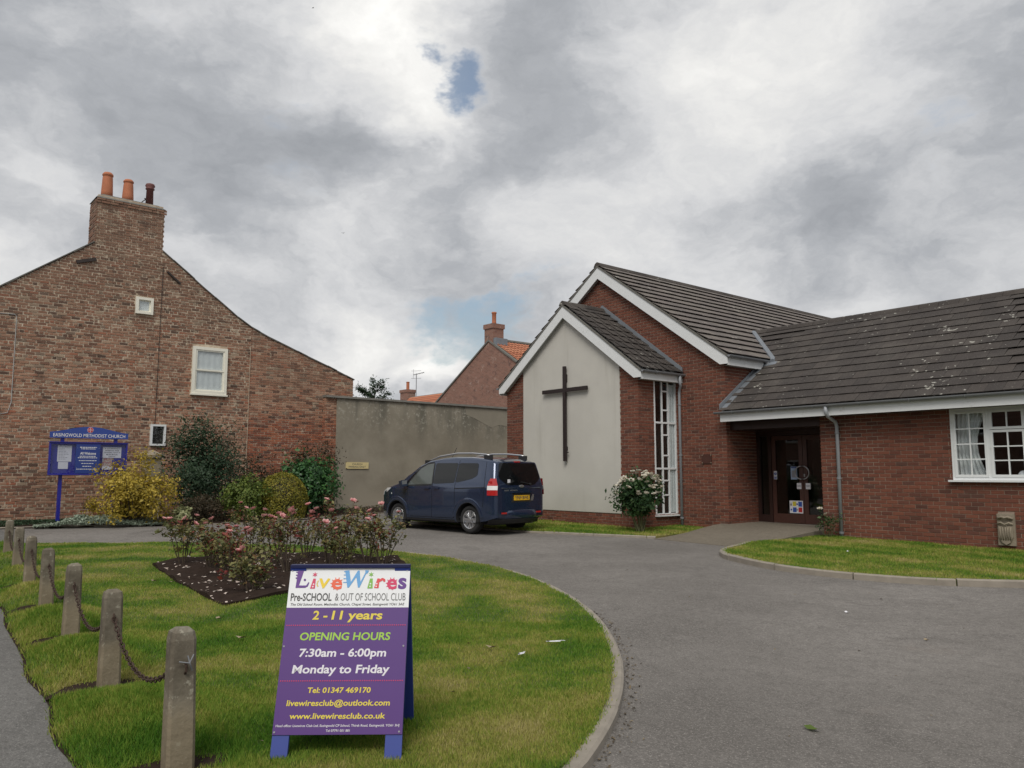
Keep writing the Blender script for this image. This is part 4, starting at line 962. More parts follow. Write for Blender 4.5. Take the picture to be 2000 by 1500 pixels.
    part('iron_strap', MB().bar((HX + .03, 4.62, 7.50), (HX + .05, 5.12, 7.66), .05, .09), M['iron'], h); part('iron_strap', MB().bar((HX + .03, 7.10, 7.62), (HX + .04, 7.50, 7.30), .05, .05), M['iron'], h)
    part('clay_outlet', MB().box(HX - .05, HX + .14, 2.35, 2.95, 3.12, 3.34), M['terracotta'], h)
build_house()
curtain('curtain', 'pale blue net curtain behind the sash window of the brick house', 8.05, 8.93, HX + .010, 4.0, 5.36, .006, 5, M['curtain'], axis='y')
# ------------------------------------------------------------------ rendered yard wall with brick end pier
M['patch_render'] = plain('patch_render', (.27, .245, .195), .95, .15, 3, bmp=.3)
yw = thing('yard_wall', 'high stained cement-rendered wall with a dark coping behind the van', 'wall', (-24.95, 16.0, 0.0), world=True)
part('rendered_face', MB().box(-25.05, -24.85, 12.78, 24.0, 0, 4.08), M['old_render'], yw)
rp_ = [(18.2, 4.07), (18.25, 3.75), (18.7, 3.62), (19.1, 3.45), (19.5, 3.30), (19.9, 3.42), (20.3, 3.38), (21.5, 3.42), (21.5, 4.07)]
part('render_patch', MB().prism(rp_, lambda u, v: (-24.842, u, v), (-.007, 0, 0)), M['patch_render'], yw)
part('coping', MB().hexa([(-25.12, 12.35, 4.08), (-24.78, 12.35, 4.08), (-24.78, 24.1, 4.06), (-25.12, 24.1, 4.06), (-25.12, 12.35, 4.17), (-24.80, 12.35, 4.15), (-24.80, 24.1, 4.14), (-25.12, 24.1, 4.16)]), M['coping'], yw)
pc = part('brick_pier', MB().box(-25.08, -24.90, 12.38, 12.775, 0, 4.08), M['old_mortar'], yw)
PB = Bricks(); PB.field((-24.90, 0, 0), (0, 1, 0), (1, 0, 0), 0, 4.06, lambda z: [(12.38, 12.775)], ch=.0765, bl=.235, joint=.012, jit=.006, proud=.010); PB.field((0, 12.38, 0), (1, 0, 0), (0, -1, 0), 0, 4.06, lambda z: [(-25.09, -24.90)], ch=.0765, bl=.235, joint=.012, jit=.005); PB.build(pc, M['old_brick'], 0)
ps = thing('parking_sign', 'small cream sign reading CHURCH PARKING ONLY on the rendered wall', 'sign', (-24.83, 13.6, 1.6), world=True)
part('plate', MB().box(-24.845, -24.82, 13.16, 14.03, 1.665, 1.885), plain('sign_cream', (.66, .55, .28), .5, .06), ps)
lettering('CHURCH', (-24.819, 13.16, 1.665), (0, 1, 0), (0, 0, 1), .23, .62, .125, .06, M['ink'], ps, bold=.012); lettering('PARKING ONLY', (-24.819, 13.16, 1.665), (0, 1, 0), (0, 0, 1), .10, .76, .035, .06, M['ink'], ps, bold=.012)
# ------------------------------------------------------------------ houses behind the wall
def pantile_slope(parent, O, al, up_, n, L_, S, tw=.24, rl=.30):
    """wavy clay pantiles laid as one sheet of overlapping rows"""
    O, al, up_, n = (Vector(t) for t in (O, al, up_, n)); org = ORIG[root_of(parent)]; mb = MB(); rows = int(S / rl); cols = int(L_ / tw)
    for r in range(rows):
        k0 = len(mb.v); m = cols * 4
        for e, (s, l) in enumerate(((r * rl - .02, .05), (r * rl + rl, .012))):
            for i in range(m + 1):
                wv = .028 * math.sin(2 * math.pi * i / 4.0); mb.v.append(tuple(O + al * (i * tw / 4) + up_ * s + n * (l + wv) ))
        for i in range(m): mb.f.append((k0 + i, k0 + i + 1, k0 + m + 2 + i, k0 + m + 1 + i))
    o = part('pantiles', mb, M['pantile'], parent); o['kind'] = 'stuff'; return o
def back_house():
    Y0 = 27.0; ap = (-34.65, 8.80); h = thing('gabled_house', 'brick house with bright orange pantile roof just left of the chapel gable', 'house', (ap[0], Y0, 0), world=True)
    lx, rx = -41.2, -28.4; sl = .605
    zl, zr = ap[1] - sl * (ap[0] - lx), ap[1] - sl * (rx - ap[0])
    part('wall', MB().prism([(lx, 0), (rx, 0), (rx, zr), ap, (lx, zl)], lambda u, v: (u, Y0, v), (0, 9.0, 0)), M['far_brick'], h)
    r = MB()
    for (xe, ze, sg) in ((lx - .25, zl - .15, -1), (rx + .25, zr - .15, 1)):
        r.hexa([(xe, Y0 - .06, ze), (ap[0], Y0 - .06, ap[1]), (ap[0], Y0 + 9.1, ap[1]), (xe, Y0 + 9.1, ze), (xe, Y0 - .06, ze + .10), (ap[0], Y0 - .06, ap[1] + .10), (ap[0], Y0 + 9.1, ap[1] + .10), (xe, Y0 + 9.1, ze + .10)])
    roof = part('roof', r, M['coping'], h)
    up_ = Vector((-1, 0, sl)).normalized(); n = Vector((sl, 0, 1)).normalized(); S = math.hypot(rx + .25 - ap[0], sl * (rx + .25 - ap[0]))
    pantile_slope(roof, (rx + .25, Y0 + .12, zr - .05), (0, 1, 0), up_, n, 8.9, S)
    part('ridge', MB().tube([(ap[0], Y0 + .9, ap[1] + .13), (ap[0], Y0 + 9.1, ap[1] + .13)], .11, 8), M['coping'], roof)
    c = part('chimney', MB().box(-35.05, -34.28, Y0 - .005, Y0 + .75, 8.2, 9.75).box(-35.10, -34.23, Y0 - .06, Y0 + .80, 9.52, 9.78), M['far_brick'], h)
    part('chimney_pot', MB().lathe([(.15, 0), (.12, .15), (.12, .62), (.15, .65), (.14, .72), (.1, .72)], (-34.66, Y0 + .37, 9.78), 16), M['terracotta'], c, True)
    part('lead_flashing', MB().box(-34.29, -34.05, Y0 + .02, Y0 + .85, 8.42, 8.95), M['lead'], c)
back_house()
def far_house():
    h = thing('distant_house', 'distant house showing an orange roof strip, small chimney and television aerial', 'house', (-60, 40, 0), world=True)
    Yr, zr = 40.0, 8.58
    part('wall', MB().box(-64.5, -50, 37.0, 43.0, 0, 6.1).prism([(37.0, 6.1), (43.0, 6.1), (40.0, 8.45)], lambda u, v: (-64.5, u, v), (14.5, 0, 0)), M['far_brick'], h)
    roof = part('roof', MB().quad((-64.7, 36.8, 5.98), (-49.8, 36.8, 5.98), (-49.8, Yr, zr), (-64.7, Yr, zr)).quad((-49.8, 43.2, 5.98), (-64.7, 43.2, 5.98), (-64.7, Yr, zr), (-49.8, Yr, zr)), M['coping'], h)
    pantile_slope(roof, (-62.9, 36.8, 6.03), (1, 0, 0), Vector((0, 3.2, zr - 5.98)).normalized(), Vector((0, -(zr - 5.98), 3.2)).normalized(), 13.1, 4.1)
    c = part('chimney', MB().box(-64.2, -63.0, 39.5, 40.4, 7.6, 9.15).box(-64.26, -62.94, 39.44, 40.46, 9.0, 9.27), M['far_brick'], h)
    part('chimney_pot', MB().lathe([(.17, 0), (.15, .1), (.15, .7), (.19, .75), (.1, .78)], (-63.6, 39.95, 9.27), 12), M['terracotta'], c)
    x0 = -62.55; part('aerial_mast', MB().tube([(x0, 40.2, 8.0), (x0, 40.2, 10.75)], .035, 6), M['gutter'], c)
    mb = MB().tube([(x0 - .2, 40.0, 10.62), (x0 + .55, 40.7, 10.85)], .03, 5)
    for i in range(7):
        p = Vector((x0 - .15 + i * .11, 40.05 + i * .1, 10.63 + i * .03)); mb.tube([p + Vector((-.25, .25, .0)), p + Vector((.25, -.25, 0))], .014, 4)
    mb.tube([(x0 - .2, 40.0, 10.3), (x0 - .2, 40.0, 11.15)], .016, 4).tube([(x0 - .4, 39.9, 10.3), (x0 + .35, 40.5, 10.3)], .014, 4).tube([(x0 - .4, 39.9, 11.0), (x0 + .35, 40.5, 11.0)], .014, 4)
    part('aerial', mb, M['gutter'], c)
far_house()
# ------------------------------------------------------------------ houses across the street, seen mirrored in the door and van glass
def opposite(x0, x1, label, eave, seed):
    Y1 = -10.5; h = thing('opposite_house', label, 'house', ((x0 + x1) / 2, Y1 - 3.5, 0), world=True, group=None); rr = random.Random(seed)
    part('wall', MB().box(x0, x1, Y1 - 7, Y1, 0, eave).prism([(Y1 - 7, eave), (Y1, eave), (Y1 - 3.5, eave + 2.3)], lambda u, v: (x0, u, v), (x1 - x0, 0, 0)), M['far_brick'], h)
    part('roof', MB().hexa([(x0 - .1, Y1 + .3, eave - .15), (x1 + .1, Y1 + .3, eave - .15), (x1 + .1, Y1 - 3.5, eave + 2.35), (x0 - .1, Y1 - 3.5, eave + 2.35), (x0 - .1, Y1 + .3, eave - .05), (x1 + .1, Y1 + .3, eave - .05), (x1 + .1, Y1 - 3.5, eave + 2.45), (x0 - .1, Y1 - 3.5, eave + 2.45)]).hexa([(x0 - .1, Y1 - 7.3, eave - .15), (x1 + .1, Y1 - 7.3, eave - .15), (x1 + .1, Y1 - 3.5, eave + 2.35), (x0 - .1, Y1 - 3.5, eave + 2.35), (x0 - .1, Y1 - 7.3, eave - .05), (x1 + .1, Y1 - 7.3, eave - .05), (x1 + .1, Y1 - 3.5, eave + 2.46), (x0 - .1, Y1 - 3.5, eave + 2.46)]), M['tile'], h)
    n = max(2, int((x1 - x0) / 2.6)); st = (x1 - x0) / n
    for i in range(n):
        c = x0 + st * (i + .5)
        for (z0, z1) in ((.9, 2.3), (3.4, 4.7)):
            if z0 < 1 and i == n // 2:
                d = part('door', MB().box(c - .45, c + .45, Y1 + .002, Y1 + .06, .1, 2.1), M['blue_paint'] if seed % 2 else M['brown_wood'], h); part('door_frame', MB().box(c - .55, c - .45, Y1 + .002, Y1 + .08, 0, 2.2).box(c + .45, c + .55, Y1 + .002, Y1 + .08, 0, 2.2).box(c - .45, c + .45, Y1 + .002, Y1 + .08, 2.1, 2.2), M['white_paint'], d); continue
            w = part('window', MB().box(c - .5, c - .43, Y1 + .002, Y1 + .07, z0, z1).box(c + .43, c + .5, Y1 + .002, Y1 + .07, z0, z1).box(c - .43, c + .43, Y1 + .002, Y1 + .07, z0, z0 + .07).box(c - .43, c + .43, Y1 + .002, Y1 + .07, z1 - .07, z1).box(c - .43, c + .43, Y1 + .002, Y1 + .06, (z0 + z1) / 2 - .03, (z0 + z1) / 2 + .03).box(c - .02, c + .02, Y1 + .002, Y1 + .055, z0 + .07, z1 - .07), M['white_paint'], h)
            part('pane', MB().box(c - .43, c + .43, Y1 + .012, Y1 + .016, z0 + .07, z1 - .07), M['car_glass'], w); part('sill', MB().box(c - .56, c + .56, Y1 + .002, Y1 + .12, z0 - .08, z0), M['stone'], w)
opposite(-31, -20.2, 'long brick house across the street, mirrored in the side of the van', 5.2, 1); opposite(-20, -11.2, 'brick house with white sash windows mirrored in the church doors', 5.5, 2); opposite(-11, -2.5, 'brick house across the street mirrored in the white church window', 5.0, 3); opposite(-2.3, 7, 'brick house across the street at the drive entrance', 5.3, 4)
# ------------------------------------------------------------------ parked people carrier
# local frame: x from nose (0) to tail (4.16), y half-width (near side = -y), z up from the road
VL = 4.16
def van_half(x, z):
    plan = 1.0
    if x < .9: plan = 1 - .30 * (1 - x / .9) ** 2.2
    if x > 3.7: plan = 1 - .045 * ((x - 3.7) / .46) ** 2
    w = .875 * plan
    if z < .42: w -= .07 * ((.42 - z) / .25) ** 1.5
    if z > .98: w -= .20 * ((z - .98) / .70) ** 1.25
    return w
TOPP = [(0, .72), (.05, .86), (.25, .96), (.55, 1.04), (.95, 1.13), (1.25, 1.36), (1.55, 1.56), (1.85, 1.67), (2.3, 1.725), (2.7, 1.745), (3.2, 1.735), (3.6, 1.71), (4.0, 1.665), (4.16, 1.61)]
BOTP = [(0, .34), (.2, .26), (.6, .24), (3.5, .25), (3.9, .30), (4.16, .38)]
def round_poly(poly, r, k=4):
    out = []; n = len(poly)
    for i in range(n):
        p, a, b = Vector(poly[i]), Vector(poly[i - 1]), Vector(poly[(i + 1) % n]); da, db = (a - p), (b - p); q = min(r, da.length * .45, db.length * .45); s, e = p + da.normalized() * q, p + db.normalized() * q
        out += [tuple(s.lerp(p, t).lerp(p.lerp(e, t), t)) for t in [j / k for j in range(k + 1)]]
    return out
def lerp_tab(tab, x):
    for (a, p), (b, q) in zip(tab[:-1], tab[1:]):
        if x <= b: t = (x - a) / (b - a); return p + (q - p) * t
    return tab[-1][1]
def rear_shift(x, z):
    t = min(1, max(0, (x - 3.2) / .96)); return -.17 * t * max(0, (z - 1.02) / .7) ** 1.15 - .02 * t * max(0, (.62 - z) / .3) * 0
WHEELS = [(.84, .315), (3.33, .315)]; WR = .385
def build_van():
    ang = rad(8)
    # heading points along -x of the world, turned 8 degrees
    hd = Vector((-math.cos(ang), -math.sin(ang))); rear_near = Vector((-14.62, 10.87))
    # near side wheel face lies at local (3.33, -.80); local x axis = -heading
    lx = -hd; ly = Vector((-lx.y, lx.x)); origin = rear_near - lx * 3.33 + ly * .79
    v = thing('parked_van', 'dark blue people carrier with roof rails parked before the rendered wall', 'van', (origin.x, origin.y, float(gz(-15.5, 11.2))), math.atan2(lx.y, lx.x))
    xs = sorted(set([round(t, 3) for t in list(np.arange(0, .4, .04)) + list(np.arange(.4, 4.0, .05)) + [3.99, 4.04, 4.08, 4.11, 4.135, 4.15, 4.16]]))
    NS, NR = 26, 8
    grid = []
    for x in xs:
        zt, zb = lerp_tab(TOPP, x), lerp_tab(BOTP, x); rc = .10 if x > 1.2 else .06
        end = 0.0
        if x > 4.04: end = .12 * (1 - math.sqrt(max(0, 1 - ((x - 4.04) / .12) ** 2)))
        if x < .08: end = .10 * (1 - math.sqrt(max(0, 1 - ((.08 - x) / .08) ** 2)))
        row = []; zs = zt - rc
        for i in range(NS):
            z = zb + (zs - zb) * i / (NS - 1); row.append([x, van_half(x, z) - end, z])
        w0 = row[-1][1]
        for i in range(1, NR + 1):                           # shoulder round then crowned roof
            t = i / NR
            if t <= .5: a = t * math.pi; row.append([x, w0 - rc * (1 - math.cos(a)) * 1.2, zs + rc * .8 * math.sin(a)])
            else: u = (t - .5) * 2; wr = w0 - rc * 1.2; row.append([x, wr * (1 - u), zs + rc * .8 + rc * .25 * math.sin(u * math.pi / 2)])
        grid.append(row)
    n = NS + NR; V = []; idx = {}
    inside = {}
    for sgn in (-1, 1):
        for i, row in enumerate(grid):
            for j, p in enumerate(row):
                x, y, z = p; ins = False
                if j < NS:
                    for (wx, wz) in WHEELS:
                        d = math.hypot(x - wx, z - wz)
                        if d < WR:
                            ins = True
                inside[(sgn, i, j)] = ins
                idx[(sgn, i, j)] = len(V); V.append([x, sgn * y, z])
    for (sgn, i, j), ins in inside.items():                  # snap the ragged edge onto the arch
        if not ins: continue
        if any(not inside.get((sgn, i + a, j + b), True) for a in (-1, 0, 1) for b in (-1, 0, 1)):
            p = V[idx[(sgn, i, j)]]
            for (wx, wz) in WHEELS:
                d = math.hypot(p[0] - wx, p[2] - wz)
                if d < WR: k = WR / max(d, 1e-6); p[0] = wx + (p[0] - wx) * k; p[2] = max(.2, wz + (p[2] - wz) * k)
    WINF = [(1.25, 1.07), (1.36, 1.075), (2.11, 1.10), (2.04, 1.58), (1.82, 1.555), (1.62, 1.46)]
    Fc = []
    for sgn in (-1, 1):
        for i in range(len(xs) - 1):
            for j in range(n - 1):
                q = [(sgn, i, j), (sgn, i + 1, j), (sgn, i + 1, j + 1), (sgn, i, j + 1)]
                if all(inside[k] for k in q): continue
                cx = sum(V[idx[k]][0] for k in q) / 4; cz = sum(V[idx[k]][2] for k in q) / 4
                f = tuple(idx[k] for k in q); Fc.append(f if sgn < 0 else tuple(reversed(f)))
    # nose, tail and floor
    for i in (0, len(xs) - 1):
        for j in range(n - 1):
            f = (idx[(-1, i, j)], idx[(1, i, j)], idx[(1, i, j + 1)], idx[(-1, i, j + 1)]); Fc.append(f if i else tuple(reversed(f)))
    for i in range(len(xs) - 1): Fc.append((idx[(-1, i, 0)], idx[(1, i, 0)], idx[(1, i + 1, 0)], idx[(-1, i + 1, 0)]))
    for p in V: p[0] += rear_shift(p[0], p[2])
    me = mesh('body', V, Fc, True); body = link('body', me, M['car_blue'], v)
    md = body.modifiers.new('edges', 'EDGE_SPLIT'); md.split_angle = rad(38)
    def S(x, z, off=.004, sgn=-1): return (x + rear_shift(x, z), sgn * (van_half(x, z) + off), z)
    def panel(name, poly, mat, off=.005, parent=None, step=.06, sgn=-1):
        bd = dense(poly, step); m = len(bd); xs_ = [p[0] for p in poly]; zs_ = [p[1] for p in poly]
        gx, gy = np.meshgrid(np.arange(min(xs_), max(xs_), step), np.arange(min(zs_), max(zs_), step)); gx, gy = gx.ravel(), gy.ravel(); k = inpoly(gx, gy, poly)
        pts = [Vector(p) for p in bd] + [Vector((a, b)) for a, b in zip(gx[k], gy[k])]
        VV, _, FF, _, _, _ = delaunay_2d_cdt(pts, [(i, (i + 1) % m) for i in range(m)], [], 1, 1e-5)
        mb = MB(); mb.add([S(p.x, p.y, off, sgn) for p in VV], [tuple(f) for f in FF]); return part(name, mb, mat, parent or v, True)
    def seam(pts, w=.010, sgn=-1, mat=None, name='panel_gap', off=.0025):
        pts = dense(pts, .06, False); mb = MB()
        for (a, b) in zip(pts[:-1], pts[1:]):
            d = Vector((b[0] - a[0], b[1] - a[1])).normalized(); nn = Vector((-d.y, d.x)) * w / 2
            mb.quad(S(a[0] - nn.x, a[1] - nn.y, off, sgn), S(b[0] - nn.x, b[1] - nn.y, off, sgn), S(b[0] + nn.x, b[1] + nn.y, off, sgn), S(a[0] + nn.x, a[1] + nn.y, off, sgn))
        part(name, mb, mat or M['gap'], body)
    for sgn in (-1, 1):
        seam(WINF + WINF[:1], .075, sgn, M['car_black'], 'window_surround', .003)
        panel('side_window', WINF, M['car_pale_sheen'], .005, sgn=sgn)
        panel('side_window', [(1.12, 1.055), (1.21, 1.08), (1.56, 1.45), (1.50, 1.43)], M['car_glass'], .004, sgn=sgn)
        panel('side_window', round_poly([(2.15, 1.10), (2.87, 1.13), (2.875, 1.58), (2.11, 1.585)], .05), M['car_glass'], .004, sgn=sgn)
        panel('side_window', round_poly([(2.91, 1.13), (3.42, 1.22), (3.60, 1.30), (3.585, 1.57), (2.905, 1.58)], .06), M['car_glass'], .004, sgn=sgn)
        seam([(1.30, .36), (1.24, .7), (1.27, 1.05)], sgn=sgn); seam([(2.12, .33), (2.14, 1.1), (2.07, 1.58)], sgn=sgn); seam([(2.12, .33), (1.34, .33)], sgn=sgn); seam([(2.12, .33), (2.86, .33), (2.93, .45), (2.94, .62)], sgn=sgn)
        seam([(2.90, .64), (2.90, 1.64)], sgn=sgn); seam([(2.90, 1.0), (3.86, 1.03)], .02, sgn=sgn, name='slide_rail'); seam([(3.80, .6), (3.84, 1.0), (3.86, 1.6)], sgn=sgn)
        seam([(1.2, .27), (2.9, .27)], .05, sgn, M['car_black'], 'sill_trim', .006)
        for hx in (1.98, 2.30):
            hb = MB(); hb.obox(S(hx, 1.0, .022, sgn), (.085, 0, 0), (0, .012, 0), (0, 0, .016)); part('door_handle', hb, M['car_blue'], v)
        seam([(.62, .86), (.66, .86)], .03, sgn, M['lamp_clear'], 'side_repeater', .006)
        # wheel arch lips and liners
        for (wx, wz) in WHEELS:
            mb = MB(); a0, a1 = -.25, math.pi + .25; st = 22; k = 0
            for q in range(st + 1):
                a = a0 + (a1 - a0) * q / st
                for (r, o) in ((WR, .003), (WR - .012, .004), (WR - .02, -.22)):
                    x, z = wx + r * math.cos(a), wz + r * math.sin(a); z = max(z, .2); mb.v.append(S(x, z, o, sgn))
            for q in range(st):
                for e in range(2): mb.f.append((q * 3 + e, (q + 1) * 3 + e, (q + 1) * 3 + e + 1, q * 3 + e + 1))
            part('wheel_arch', mb, M['car_black'], v)
            # flared crease above the arch
            mb = MB()
            for q in range(19):
                a = .12 + (math.pi - .24) * q / 18
                for (r, o) in ((WR + .02, .0), (WR + .055, .018), (WR + .10, .0)):
                    x, z = wx + r * math.cos(a), wz + r * math.sin(a); mb.v.append(S(x, z, o, sgn))
            for q in range(18):
                for e in range(2): mb.f.append((q * 3 + e, (q + 1) * 3 + e, (q + 1) * 3 + e + 1, q * 3 + e + 1))
            part('arch_flare', mb, M['car_blue'], body, True)
        # roof rail
        pts = [(x, sgn * (van_half(x, 1.66) - .10), lerp_tab(TOPP, x) + h_) for x, h_ in ((1.62, -.02), (1.75, .02), (2.1, .045), (2.7, .062), (3.2, .066), (3.62, .06), (3.74, .05))]
        rr = part('roof_rail', MB().tube(pts, [.012, .018, .02, .02, .02, .02, .018], 8), M['chrome'], v, True)
        for (x, l) in ((1.68, .10), (3.70, .12)): part('rail_foot', MB().obox((x, sgn * (van_half(x, 1.66) - .10), lerp_tab(TOPP, x) + .005), (l, 0, .0), (0, .022, 0), (0, 0, .048)), M['car_black'], rr)
        # mirrors
        mb = MB(); c = Vector(S(1.22, 1.10, .13, sgn)); mb.obox(c, (.045, 0, .01), (0, .09, .01), (-.02, 0, .075)); part('door_mirror', mb, M['car_blue'], v)
        mb = MB(); mb.obox(c + Vector((.049, 0, .012)), (.003, 0, 0), (0, .075, .008), (0, 0, .06)); part('mirror_glass', mb, M['alloy'], v); part('mirror_arm', MB().bar(S(1.22, 1.06, -.02, sgn), c - Vector((0, 0, .05)), .05, .03), M['car_black'], v)
        # tail lamp wraps the corner
        mb = MB()
        def lamp(z0, z1, m, nm):
            mb = MB(); ks = 7
            for (z, e) in ((z0, 0), (z1, 1)):
                wd0 = 3.93 + max(0, (z - 1.08)) * .55
                for q in range(ks):
                    t = q / (ks - 1)
                    if t < .5: x = wd0 + (4.06 - wd0) * t * 2; y = van_half(x, z) + .008
                    else: u = (t - .5) * 2; x = 4.06 + .108 * math.sin(u * math.pi / 2); y = van_half(4.06, z) + .008 - .075 * u * (1.0 - .9 * max(0, (z - 1.10) / .16))
                    mb.v.append((x + rear_shift(4.1, z) + .006, sgn * y, z))
            for q in range(ks - 1): mb.f.append((q, q + 1, ks + q + 1, ks + q))
            return part(nm, mb, m, lampo, True)
        lampo = part('tail_lamp', MB().obox((4.0 + rear_shift(4.0, 1.05), sgn * (van_half(4.0, 1.05) - .03), 1.02), (.05, 0, 0), (0, .02, 0), (0, 0, .15)), M['lamp_red'], v)
        lamp(.86, .975, M['lamp_red'], 'lens'); lamp(.977, 1.07, M['lamp_clear'], 'lens'); lamp(1.072, 1.23, M['lamp_red'], 'lens')
        part('headlamp', MB().add([S(.10, .80, .006, sgn), S(.42, .90, .006, sgn), S(.62, 1.0, .006, sgn), S(.40, .985, .006, sgn), S(.14, .90, .006, sgn)], [(0, 1, 2, 3, 4)]), M['lamp_clear'], v)
        part('bumper_reflector', MB().obox((4.185, sgn * .58, .47), (.004, 0, 0), (0, .085, 0), (0, 0, .018)), M['lamp_red'], v)
        # wheels
        for (wx, wz) in WHEELS:
            yc = sgn * .72; ax = (0, sgn, 0)
            w = part('wheel', MB().lathe([(.12, -.09), (.16, -.02), (.12, .02)], (wx, yc, wz), 14, ax), M['car_black'], v)
            part('tyre', MB().lathe([(.20, -.095), (.285, -.10), (.308, -.075), (.315, -.03), (.315, .03), (.308, .07), (.285, .095), (.21, .092), (.205, .06), (.2, -.06)], (wx, yc, wz), 36, ax), M['tyre'], w, True)
            rim = MB().lathe([(.198, .05), (.212, .085), (.206, .092), (.190, .085), (.186, .04), (.17, .0)], (wx, yc, wz), 32, ax)
            rim.lathe([(.055, .02), (.055, .075), (.03, .085), (.0001, .085)], (wx, yc, wz), 12, ax)
            part('rim', rim, M['alloy'], w)
            for q in range(8):
                a = 2 * math.pi * q / 8
                for da in (-.11, .11):
                    p0 = Vector((wx + .04 * math.cos(a + da * .6), yc + sgn * .068, wz + .04 * math.sin(a + da * .6))); p1 = Vector((wx + .195 * math.cos(a + da), yc + sgn * .072, wz + .195 * math.sin(a + da)))
                    part('spoke', MB().bar(p0, p1, .024, .02, up=(0, 1, 0)), M['alloy'], w)
    # rear: glass, plate, handle panel, wiper, bumper
    def T(y, z, off=.004): return (4.16 + rear_shift(4.16, z) + off - .03 * (abs(y) / .8) ** 4, y, z)
    def rear_panel(name, poly, mat, off, parent=None, step=.07):
        bd = dense(poly, step); m = len(bd); a_ = [p[0] for p in poly]; b_ = [p[1] for p in poly]
        gx, gy = np.meshgrid(np.arange(min(a_), max(a_), step), np.arange(min(b_), max(b_), step)); gx, gy = gx.ravel(), gy.ravel(); k = inpoly(gx, gy, poly)
        VV, _, FF, _, _, _ = delaunay_2d_cdt([Vector(p) for p in bd] + [Vector((a, b)) for a, b in zip(gx[k], gy[k])], [(i, (i + 1) % m) for i in range(m)], [], 1, 1e-5)
        mb = MB(); mb.add([T(p.x, p.y, off) for p in VV], [tuple(f) for f in FF]); return part(name, mb, mat, parent or v, True)
    gate = rear_panel('tailgate', round_poly([(-.75, .50), (.75, .50), (.755, 1.10), (.65, 1.60), (-.65, 1.60), (-.755, 1.10)], .07), M['car_blue'], .018)
    rear_panel('rear_window', round_poly([(-.70, 1.24), (-.46, 1.085), (.46, 1.085), (.70, 1.24), (.61, 1.575), (-.61, 1.575)], .07), M['car_glass'], .024, gate)
    part('tailgate_crease', MB().hexa([T(-.66, 1.005, .018), T(.66, 1.005, .018), T(.66, 1.03, .018), T(-.66, 1.03, .018), T(-.66, 1.005, .028), T(.66, 1.005, .028), T(.66, 1.015, .034), T(-.66, 1.015, .034)]), M['car_blue'], gate)
    part('plate_recess', MB().add([T(-.34, .70, .0195), T(.34, .70, .0195), T(.31, .93, .0195), T(-.31, .93, .0195)], [(0, 1, 2, 3)]), M['car_black'], gate)
    part('plate_lip', MB().obox(T(0, .925, .035), (.018, 0, 0), (0, .32, 0), (0, 0, .018)), M['car_blue'], gate)
    pl = part('number_plate', MB().obox(T(.0, .80, .026), (.004, 0, 0), (0, .26, 0), (0, 0, .0555)), M['plate_y'], v)
    lettering('YF69 BWE', T(-.26, .7445, .0315), (0, 1, 0), (0, 0, 1), .03, .49, .020, .072, M['ink'], pl, bold=.022)
    rear_panel('side_badge', [(.30, .73), (.40, .73), (.43, .87), (.36, .87)], M['chrome'], .023, gate)
    part('wiper', MB().tube([T(.30, 1.10, .04), T(.05, 1.14, .045), T(-.02, 1.15, .04)], .01, 6).lathe([(.03, 0), (.025, .03)], T(.30, 1.10, .02), 10, (1, 0, 0)), M['car_black'], gate)
    part('window_sticker', MB().obox(T(-.40, 1.16, .028), (.001, 0, 0), (0, .045, 0), (0, 0, .05)), M['paper'], gate)
    em = MB().lathe([(.055, 0), (.052, .012), (.03, .016), (.001, .016)], (0, 0, 0), 20, (1, 0, 0)); em.v = [(p[0] + T(0, 1.055, .02)[0], p[1] * 1.5, p[2] * .6 + 1.055) for p in em.v]; part('badge', em, M['chrome'], gate)
    for (a, b, z, hh) in ((-.56, -.42, .965, .03), (-.38, -.14, .965, .022)):
        mb = MB(); k = 5 if b - a < .2 else 9
        for q in range(k): y0 = a + (b - a) * q / k; mb.obox(T(y0 + (b - a) / k * .4, z, .021), (.001, 0, 0), (0, (b - a) / k * .3, 0), (0, 0, hh / 2))
        part('model_lettering', mb, M['chrome'], gate)
    part('brake_lamp', MB().obox(T(0, 1.605, .012), (.02, 0, 0), (0, .09, 0), (0, 0, .014)), M['lamp_red'], v)
    bm = MB()
    ys = np.linspace(-.86, .86, 17)
    for y in ys:
        xx = 4.20 - .26 * (abs(y) / .86) ** 4
        for (dx, z) in ((-.10, .27), (-.01, .30), (.0, .42), (-.005, .52), (-.06, .55)): bm.v.append((xx + dx, y * (1.0 if z > .3 else .96), z))
    for i in range(16):
        for j in range(4): bm.f.append((i * 5 + j, i * 5 + j + 1, (i + 1) * 5 + j + 1, (i + 1) * 5 + j))
    part('rear_bumper', bm, M['car_blue'], v, True)
    bm2 = MB(); [bm2.v.append((4.17 - .26 * (abs(y) / .86) ** 4 + dx, y * .97, z)) for y in ys for (dx, z) in ((-.2, .22), (.0, .24), (.035, .34))]
    for i in range(16):
        for j in range(2): bm2.f.append((i * 3 + j, i * 3 + j + 1, (i + 1) * 3 + j + 1, (i + 1) * 3 + j))
    part('bumper_skirt', bm2, M['car_black'], v, True)
    part('exhaust', MB().tube([(3.7, .45, .24), (4.1, .45, .24)], .03, 10), M['alloy'], v)
    part('underbody', MB().box(.5, 3.9, -.62, .62, .2, .255), M['car_black'], v)
    part('windscreen', MB().add([(.98, -.70, 1.15), (.98, .70, 1.15), (1.62, .60, 1.615), (1.62, -.60, 1.615)], [(0, 1, 2, 3)]), M['car_glass'], v)
    for y in (-.36, .36):
        part('seat', MB().box(1.95, 2.13, y - .24, y + .24, .5, 1.22).box(1.5, 2.0, y - .25, y + .25, .45, .62).box(1.99, 2.10, y - .12, y + .12, 1.24, 1.42), M['car_black'], v)
